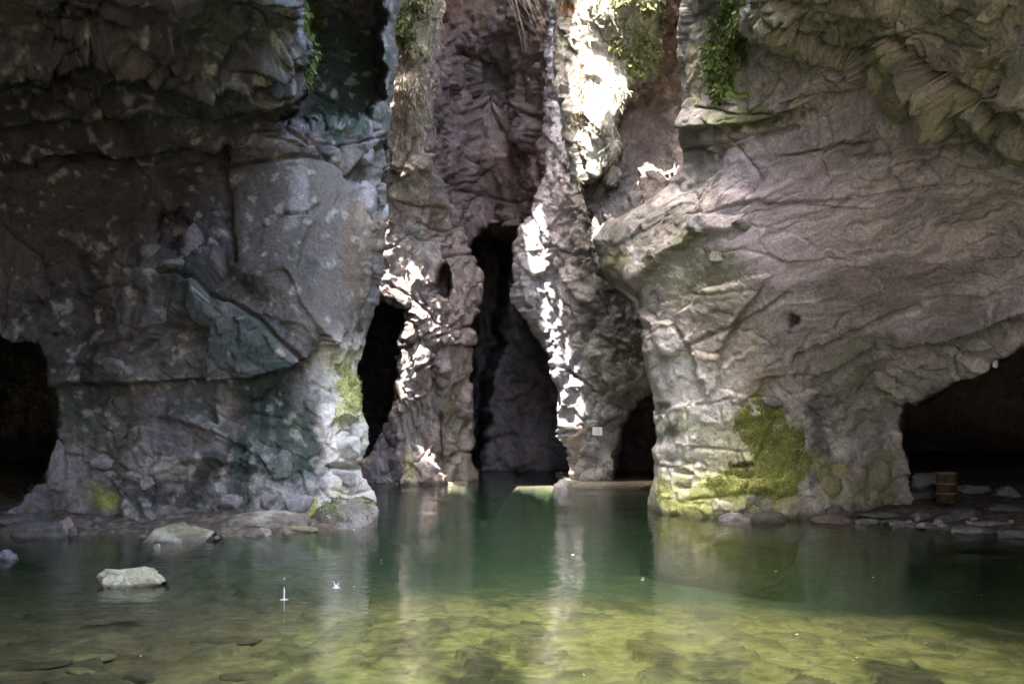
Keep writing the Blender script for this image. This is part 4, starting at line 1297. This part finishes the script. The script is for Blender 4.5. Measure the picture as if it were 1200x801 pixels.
# ================================================================== BARREL
def lathe(prof, seg=32):
    v, f = [], []
    n = len(prof)
    for i in range(seg):
        a = 2 * math.pi * i / seg
        for r, z in prof:
            v.append((r * math.cos(a), r * math.sin(a), z))
    for i in range(seg):
        j = (i + 1) % seg
        for k in range(n - 1):
            f.append((i * n + k, j * n + k, j * n + k + 1, i * n + k + 1))
    return np.array(v), np.array(f)
M_BARREL = flat_material("shade_darkened_yellow_barrel", (0.03, 0.022, 0.009), 0.8, 0.15, 0.5, 6)  # yellow taken nearly to black to paint in the tunnel's shade
M_DARKMETAL = flat_material("rusty_band", (0.10, 0.06, 0.04), 0.7, 0.3, 0.3, 14)
bc, mp = on_ground(1109, 589, 0.45)
barrel = bpy.data.objects.new("barrel", None)
COL.objects.link(barrel)
barrel.location = bc
tag(barrel, "upright dull yellow barrel standing in the dark right tunnel", "barrel")
v, f = lathe([(0.0, 0.0), (0.29, 0.0), (0.305, 0.02), (0.30, 0.30), (0.30, 0.62), (0.305, 0.90), (0.29, 0.925), (0.0, 0.925)])
mesh_obj("barrel_body", v, f, M_BARREL, parent=barrel)
for zz in (0.30, 0.60):
    v, f = lathe([(0.296, zz - 0.03), (0.318, zz - 0.012), (0.318, zz + 0.012), (0.296, zz + 0.03)])
    mesh_obj("hoop", v, f, M_DARKMETAL, parent=barrel)
v, f = lathe([(0.27, 0.915), (0.27, 0.95), (0.312, 0.95), (0.312, 0.905)])
mesh_obj("rim", v, f, M_DARKMETAL, parent=barrel)

# ================================================================== SIGN
M_WHITE = flat_material("white_sign_paint", (0.75, 0.74, 0.78), 0.5, 0.3, 0.06, 5)
M_LINE = flat_material("sign_print", (0.22, 0.20, 0.32), 0.6, 0.2, 0.1, 5)
def box(name, c, s_, mat, parent=None):
    x, y, z = [k / 2 for k in s_]
    v = np.array([(sx * x, sy * y, sz * z) for sx in (-1, 1) for sy in (-1, 1) for sz in (-1, 1)])
    f = np.array([(0, 1, 3, 2), (4, 6, 7, 5), (0, 4, 5, 1), (2, 3, 7, 6), (0, 2, 6, 4), (1, 5, 7, 3)])
    o = mesh_obj(name, v, f, mat, smooth=False, parent=parent)
    o.location = c
    return o
sp_, sn_ = E.at(700, 505)
sd_ = sp_.y - 0.35
sign = bpy.data.objects.new("sign", None)
COL.objects.link(sign)
sign.location = Wp(700, 505, sd_)
tag(sign, "small white rectangular notice fixed to the rock wall above the sand bar", "sign")
mp = sd_ / F
box("panel", (0, 0, 0), (11.5 * mp, 0.03, 9.5 * mp), M_WHITE, sign)
for k, (xo, wl) in enumerate([(0.6, 6.6), (0.2, 7.6), (-0.4, 6.0)]):
    box("print_line", (xo * mp * 0.5, -0.017, (2.3 - 2.4 * k) * mp), (wl * mp, 0.006, 0.55 * mp), M_LINE, sign)
for sx in (-1, 1):
    box("bracket", (sx * 3.2 * mp, 0.25, 0), (0.04, 0.48, 0.04), M_DARKMETAL, sign)

# ================================================================== SMALL THINGS ON THE WATER
M_LEAF = flat_material("bleached_leaf", (0.78, 0.76, 0.68), 0.8, 0.2, 0.2, 30)
lv = np.array([(-0.5, 0, 0), (-0.25, 0.16, 0.12), (0.1, 0.2, 0.16), (0.5, 0, 0.06), (0.1, -0.2, 0.03), (-0.25, -0.17, 0.0), (0, 0, -0.02)])
lf = np.array([(6, 0, 5), (6, 5, 4), (6, 4, 3), (6, 3, 2), (6, 2, 1), (6, 1, 0)])
leaf0 = None
spots = [(795, 763, 6), (820, 793, 4), (820, 789, 3), (934, 743, 5), (1004, 770, 4), (1000, 773, 4), (1085, 753, 6), (1014, 748, 2), (910, 770, 3), (1150, 697, 4), (872, 688, 3),
         (909, 669, 3), (684, 790, 5), (671, 650, 4), (711, 631, 3), (753, 679, 4), (721, 776, 3), (754, 676, 3), (1023, 676, 3), (1026, 798, 4), (636, 640, 3), (62, 760, 3), (165, 768, 4), (415, 687, 4), (447, 656, 4), (559, 757, 3), (1100, 756, 3), (1110, 753, 3), (1196, 662, 3), (415, 620, 3)]
for px, py, wp in spots:
    c, mp = on_ground(px, py, 0.02)
    if leaf0 is None:
        o = leaf0 = mesh_obj("floating_leaf", lv, lf, M_LEAF)
    else:
        o = leaf0.copy()
        COL.objects.link(o)
    o.location = c
    s0 = wp * mp * 1.15
    o.scale = (s0, s0, s0)
    o.rotation_euler = (0, 0, rs.uniform(0, 6.28))
    tag(o, "tiny pale leaf fragment floating on the green pond", "leaf", "leaf fragments on the pond")
M_SPLASH = bpy.data.materials.new("splash_water")
t_, N_, L_k, b_ = nodes_of(M_SPLASH)
nz_ = N_.new("ShaderNodeTexNoise")
nz_.inputs["Scale"].default_value = 30
rmp = N_.new("ShaderNodeMapRange")
rmp.inputs["To Min"].default_value = 0.70
rmp.inputs["To Max"].default_value = 0.95
L_k.new(nz_.outputs["Fac"], rmp.inputs["Value"])
L_k.new(rmp.outputs["Result"], b_.inputs["Base Color"])
b_.inputs["Roughness"].default_value = 0.2
def spike(pts, rads, seg=10):
    v, f = [], []
    n = len(pts)
    for k, (p, r) in enumerate(zip(pts, rads)):
        for i in range(seg):
            a = 2 * math.pi * i / seg
            v.append((p[0] + r * math.cos(a), p[1] + r * math.sin(a), p[2]))
    for k in range(n - 1):
        for i in range(seg):
            j = (i + 1) % seg
            f.append((k * seg + i, k * seg + j, (k + 1) * seg + j, (k + 1) * seg + i))
    return np.array(v), np.array(f)
def splash(px, py, kind, label):
    c, mp = on_ground(px, py, 0)
    o = bpy.data.objects.new("water_splash", None)
    COL.objects.link(o)
    o.location = c
    tag(o, label, "splash", "drip splashes on the pond")
    if kind == 0:
        v, f = spike([(0, 0, -.01), (0, 0, 5 * mp), (0.2 * mp, 0, 10 * mp), (0, 0, 13 * mp), (0, 0, 15 * mp)], [1.0 * mp, 0.6 * mp, 0.9 * mp, 0.5 * mp, 0.1 * mp])
        mesh_obj("water_jet", v, f, M_SPLASH, parent=o)
        v, f = lathe([(0.001, 23 * mp), (0.5 * mp, 24.5 * mp), (0.001, 26.5 * mp)], 10)
        mesh_obj("droplet", v, f, M_SPLASH, parent=o)
    else:
        for dx, hh in ((-3.4, 8), (3.8, 7), (0.3, 4.5), (-1.5, 3.5)):
            v, f = spike([(dx * 0.2 * mp, 0, -.01), (dx * 0.55 * mp, 0, hh * .5 * mp), (dx * mp, 0, hh * mp)], [0.8 * mp, 0.5 * mp, 0.1 * mp])
            mesh_obj("water_jet", v, f, M_SPLASH, parent=o)
    v, f = lathe([(3.0 * mp, -0.004), (3.6 * mp, 0.010), (4.2 * mp, 0.012), (5.0 * mp, -0.004)], 28)
    mesh_obj("ripple_ring", v, f, M_SPLASH, parent=o).scale = (1, 0.8, 0.35)
splash(333, 702, 0, "thin upright white drip splash on the green water left of centre")
splash(394, 688, 1, "small crown-shaped white drip splash right of the upright one")

# ================================================================== SUNKEN SLABS
for k in range(16):
    px, py = rs.uniform(10, 300), rs.uniform(690, 800)
    d0 = ground_d(py)
    x0 = (px - 600) / F * d0
    zb = float(ground_height(np.array([[x0]]), np.array([[d0]]))[0][0, 0])
    w_ = rs.uniform(0.35, 1.3)
    o = stone("sunken_slab", Vector((x0, d0, min(zb + 0.02, -0.30))), (w_, w_ * rs.uniform(0.35, 0.6), rs.uniform(0.08, 0.12)), 300 + k, rs.choice([(0.13, 0.12, 0.055), (0.18, 0.16, 0.07), (0.26, 0.25, 0.09), (0.11, 0.10, 0.05)]), yaw=rs.uniform(-0.3, 0.7), sub=3, mat=M_BED)
    tag(o, "flat slab lying on the pond bed under the shallow left water", "slab", "slabs on the pond bed")

# ================================================================== BLOCKS LOOSENED FROM THE ROCK FACES
def block(mass, px, py, wpx, hpx, seed, col, yaw=0.0, tilt=0.0, out=0.3, name="rock_block"):
    p, n_ = mass.at(px, py)
    mp = p.y / F
    w_, h_ = wpx * mp, hpx * mp
    d_ = min(w_, h_) * 1.1
    o = stone(name, p + n_ * (d_ * (out - 0.5)), (w_, max(d_, 0.15), h_), seed, col, yaw, sub=4 if wpx > 18 else 3, boxy=0.85, tilt=tilt, parent=mass.obj, rough=0.8)
    return o
for a in [(119, 540, 30, 16, (0.26, 0.25, 0.26), 0.1), (127, 555, 20, 9, (0.28, 0.27, 0.28), 0.05), (169, 561, 20, 30, (0.28, 0.265, 0.26), -0.4), (212, 552, 50, 14, (0.22, 0.21, 0.18), 0.05),
          (318, 587, 26, 30, (0.20, 0.19, 0.18), 0.1), (270, 590, 30, 22, (0.19, 0.18, 0.18), 0.1), (350, 592, 34, 26, (0.26, 0.255, 0.26), -0.1), (408, 526, 52, 36, (0.46, 0.45, 0.42), 0.0),
          (400, 560, 36, 22, (0.34, 0.335, 0.33), 0.1), (428, 182, 30, 28, (0.20, 0.19, 0.20), 0.1), (432, 235, 34, 46, (0.21, 0.20, 0.195), 0.0), (205, 270, 28, 20, (0.17, 0.165, 0.155), 0.3),
          (180, 300, 22, 26, (0.14, 0.13, 0.12), 0.2), (230, 285, 24, 34, (0.13, 0.125, 0.13), -0.2), (70, 545, 22, 60, (0.20, 0.19, 0.195), 0.1), (228, 300, 20, 30, (0.12, 0.11, 0.12), 0.1),
          (459, 250, 16, 30, (0.24, 0.23, 0.23), 0.0), (210, 320, 30, 14, (0.12, 0.12, 0.11), 0.0), (150, 430, 44, 24, (0.15, 0.145, 0.14), 0.1), (330, 545, 24, 40, (0.13, 0.15, 0.13), 0.0)]:
    block(L, a[0], a[1], a[2], a[3], int(a[0] * 7 + a[1]), a[4], tilt=a[5])
for a in [(835, 300, 26, 18, (0.22, 0.21, 0.18), 0.1),
          (770, 300, 22, 16, (0.24, 0.24, 0.18), 0.2), (905, 470, 26, 12, (0.14, 0.13, 0.12), 0.0), (885, 485, 14, 12, (0.34, 0.33, 0.26), 0.0), (820, 260, 34, 26, (0.26, 0.25, 0.24), 0.1),
          (870, 262, 24, 14, (0.20, 0.185, 0.18), 0.1), (1122, 410, 34, 22, (0.19, 0.175, 0.18), -0.2), (1090, 448, 40, 18, (0.18, 0.17, 0.17), -0.2), (1150, 405, 40, 20, (0.20, 0.18, 0.18), -0.25),
          (850, 590, 30, 16, (0.40, 0.39, 0.28), 0.0), (880, 597, 24, 12, (0.30, 0.30, 0.18), 0.0), (1025, 560, 34, 40, (0.17, 0.155, 0.09), 0.0), (975, 570, 36, 30, (0.16, 0.15, 0.08), 0.0)]:
    block(R, a[0], a[1], a[2], a[3], int(a[0] * 7 + a[1]), a[4], tilt=a[5])
for a in [(717, 206, 17, 26, (0.50, 0.49, 0.46), 0.2), (733, 205, 14, 16, (0.22, 0.21, 0.21), 0.0), (788, 222, 18, 16, (0.24, 0.23, 0.14), 0.1), (795, 244, 16, 14, (0.22, 0.21, 0.15), 0.0), (745, 232, 24, 20, (0.24, 0.21, 0.19), 0.2), (765, 250, 22, 26, (0.22, 0.20, 0.18), 0.1)]:
    block(D_, a[0], a[1], a[2], a[3], int(a[0] * 7 + a[1]), a[4], tilt=a[5])
for a in [(462, 540, 16, 40, (0.20, 0.19, 0.23), 0.1), (445, 520, 18, 30, (0.15, 0.145, 0.17), 0.1), (440, 552, 22, 26, (0.16, 0.155, 0.18), 0.1), (468, 470, 12, 40, (0.21, 0.20, 0.23), 0.05), (450, 560, 26, 16, (0.17, 0.165, 0.19), 0.0)]:
    block(C, a[0], a[1], a[2], a[3], int(a[0] * 7 + a[1]), a[4], tilt=a[5])

# ================================================================== MOUND AT THE PILLAR'S FOOT
c, mp = on_ground(398, 617, 0.0)
mound = stone("gravel_mound", c + Vector((0, 0.55, 0.05)), (96 * mp, 2.1, 70 * mp), 411, (0.17, 0.145, 0.13), sub=5, boxy=0.1, rough=0.7, moss=0.5, mosscol=(0.16, 0.22, 0.05), alt=(0.26, 0.245, 0.23), tilt=-0.12)
tag(mound, "gravelly earth mound with bright moss at the foot of the dark left pillar", "mound")
mv = np.array([v.co[:] for v in mound.data.vertices]) + np.array(mound.location)
for k in range(60):
    g = mv[rs.randrange(len(mv))]
    if g[2] < 0.03 or g[1] > c.y + 0.9:
        continue
    o = stone("gravel_stone", Vector(g) - Vector(mound.location), [rs.uniform(0.05, 0.13) for _ in range(3)], 420 + k, rs.choice([(0.30, 0.29, 0.28), (0.20, 0.18, 0.17), (0.24, 0.22, 0.24)]), sub=2, parent=mound)

# ================================================================== MOSS AND HANGING GROWTH
M_MOSSG = flat_material("green_moss_leaf", (0.085, 0.11, 0.03), 0.8, 0.2, 0.5, 3)
M_DRYG = flat_material("pale_hanging_growth", (0.42, 0.38, 0.28), 0.85, 0.15, 0.45, 3)
def leaves(name, pts, nrm, n, size, hang, mat, label, sd, parent=None, wide=(0.16, 0.34)):
    """many little blades growing from given surface points (one mass, nobody could count them)"""
    rng = np.random.default_rng(sd)
    i = rng.integers(0, len(pts), n)
    p = pts[i] + rng.normal(size=(n, 3)) * size * 0.4
    d = nrm[i] * (1 - hang) + np.array([0, 0, -1.0]) * hang + rng.normal(size=(n, 3)) * 0.45
    d /= np.linalg.norm(d, axis=1, keepdims=True)
    sd_ = np.cross(d, rng.normal(size=(n, 3)))
    sd_ /= np.linalg.norm(sd_, axis=1, keepdims=True)
    l = size * rng.uniform(0.5, 1.5, (n, 1))
    w_ = l * rng.uniform(*wide, (n, 1))
    bend = np.array([0, 0, -1.0]) * l * 0.25
    V = np.stack([p - sd_ * w_ * 0.4, p + sd_ * w_ * 0.4, p + d * l * 0.55 + sd_ * w_ + bend * 0.3, p + d * l + bend, p + d * l * 0.55 - sd_ * w_ + bend * 0.3], 1).reshape(-1, 3)
    b = np.arange(n)[:, None] * 5
    fcs_ = np.concatenate([b + np.array([[0, 1, 2]]), b + np.array([[0, 2, 4]]), b + np.array([[4, 2, 3]])], 0)
    o = mesh_obj(name, V, fcs_, mat, smooth=False, parent=parent)
    return tag(o, label, None, None, "stuff")
def sel(m, poly, thr=0.0, extra=None, sd=3):
    k = poly_sd(poly, m.wx, m.wy) < 0
    k &= fbm(m.p, 1.1, 5, sd, gain=0.65).reshape(m.X.shape) > thr
    return m.Q[k], m.N[k]
pts, nr = sel(C, [(440, -40), (512, -40), (511, 100), (500, 180), (470, 120), (445, 60)], 0.02)
leaves("hanging_growth", pts, nr, 4500, 0.20, 0.85, M_DRYG, "dry pale growth hanging on the upper slender column", 1, wide=(0.05, 0.12))
pts, nr = sel(C, [(440, -40), (505, -40), (500, 60), (470, 90), (445, 50)], 0.15, sd=5)
leaves("hanging_moss", pts, nr, 2000, 0.16, 0.7, M_MOSSG, "green moss tufts at the top of the slender column", 2)
pts, nr = sel(D_, DRAPE, 0.12)
leaves("hanging_growth", pts, nr, 4000, 0.18, 0.85, flat_material("bleached_growth", (0.28, 0.265, 0.19), 0.85, 0.15, 0.35, 3), "bleached growth hanging from the sunlit flowstone curtain", 3, wide=(0.05, 0.12))
pts, nr = sel(D_, [(715, -60), (775, -60), (772, 70), (740, 95), (722, 60)], 0.0, sd=8)
leaves("hanging_moss", pts, nr, 2200, 0.18, 0.6, flat_material('olive_moss_leaf', (0.19, 0.20, 0.075), 0.8, 0.2, 0.5, 3), "yellow-green moss on the right part of the sunlit curtain", 4)
pts, nr = sel(L, [(356, -60), (372, -60), (380, 70), (366, 110), (352, 100)], -0.05)
leaves("hanging_moss", pts, nr, 3000, 0.12, 0.5, M_MOSSG, "dark green growth on the edge of the recess in the left overhang", 5)
pts, nr = sel(R, [(830, -50), (870, 0), (865, 120), (835, 120), (822, 40)], 0.0)
leaves("hanging_moss", pts, nr, 5000, 0.10, 0.5, M_MOSSG, "green moss beard below the right overhang", 6)
kk = (R.moss > 0.35) & (R.Q[..., 2] > 0.05)
leaves("moss", R.Q[kk], R.N[kk], 14000, 0.05, 0.25, flat_material("pillar_moss", (0.15, 0.165, 0.04), 0.85, 0.15, 0.5, 2.5), "fuzzy yellow-green moss on the foot of the broad right pillar", 11)
kk = (L.moss > 0.25) & (L.Q[..., 2] > 0.05)
leaves("moss", L.Q[kk], L.N[kk], 4000, 0.045, 0.25, flat_material("pale_pillar_moss", (0.33, 0.35, 0.11), 0.85, 0.15, 0.4, 2.5), "pale yellow-green moss on the lit right corner of the dark left pillar", 12)
k = (mv[:, 2] > 0.12) & (mv[:, 1] < c.y + 1.2) & (fbm(mv.astype(np.float32), 1.6, 4, 9) > 0.12)
mp_ = mv[k]
leaves("moss", mp_ - np.array(mound.location), np.tile([[0, -0.4, 0.9]], (len(mp_), 1)), 5000, 0.035, 0.0, flat_material("bright_moss", (0.10, 0.165, 0.035), 0.8, 0.2, 0.4, 4), None, 7, parent=mound)

# roots hanging beside the curtain
v_, f_ = [], []
o_ = 0
for k in range(14):
    x0, y0 = rs.uniform(592, 622), rs.uniform(-30, -5)
    x1, y1 = x0 + rs.uniform(14, 34), rs.uniform(20, 70)
    d0 = rs.uniform(39.5, 41)
    a_, b_2 = np.array(Wp(x0, y0, d0)), np.array(Wp(x1, y1, d0 + rs.uniform(-.4, .4)))
    pts_ = [a_ + (b_2 - a_) * t + np.array([0, 0, -0.5 * math.sin(t * 3.1) * (1 - t) + 0.9 * t * (1 - t)]) for t in np.linspace(0, 1, 9)]
    vv, ff = spike([tuple(q_) for q_ in pts_], list(np.linspace(0.018, 0.006, 9)), 5)
    v_.append(vv); f_.append(ff + o_); o_ += len(vv)
roots = mesh_obj("hanging_roots", np.concatenate(v_), np.concatenate(f_), flat_material("dry_root", (0.30, 0.25, 0.17), 0.85, 0.2, 0.3, 8))
tag(roots, "thin dry roots hanging across the top of the cleft beside the sunlit curtain", "roots", None, "stuff")
# splinter under the tunnel ceiling
pp, _n = R.at(1166, 422)
o = stone("rock_splinter", Wp(1166, 425, 23.6), (0.16, 0.12, 0.36), 777, (0.42, 0.40, 0.44), sub=3, tilt=0.25)
tag(o, "small pale splinter hanging under the right tunnel ceiling", "rock")

# ================================================================== NAMES AND LABELS OF THE ROCK BODIES
tag(left_pillar, "massive dark grey rock pillar and overhang left of the pond, with teal streaks", "rock pillar")
tag(right_pillar, "broad pale rock pillar right of the pond with bright green moss at its foot", "rock pillar")
tag(curtain, "sunlit white and rusty flowstone curtain hanging above the right side of the cleft", "rock curtain")
tag(column, "slender brownish rock column rising from the water left of the dark cleft", "rock column")
tag(cleft_wall, "rock wall right of the dark cleft carrying the small white sign", "rock wall")
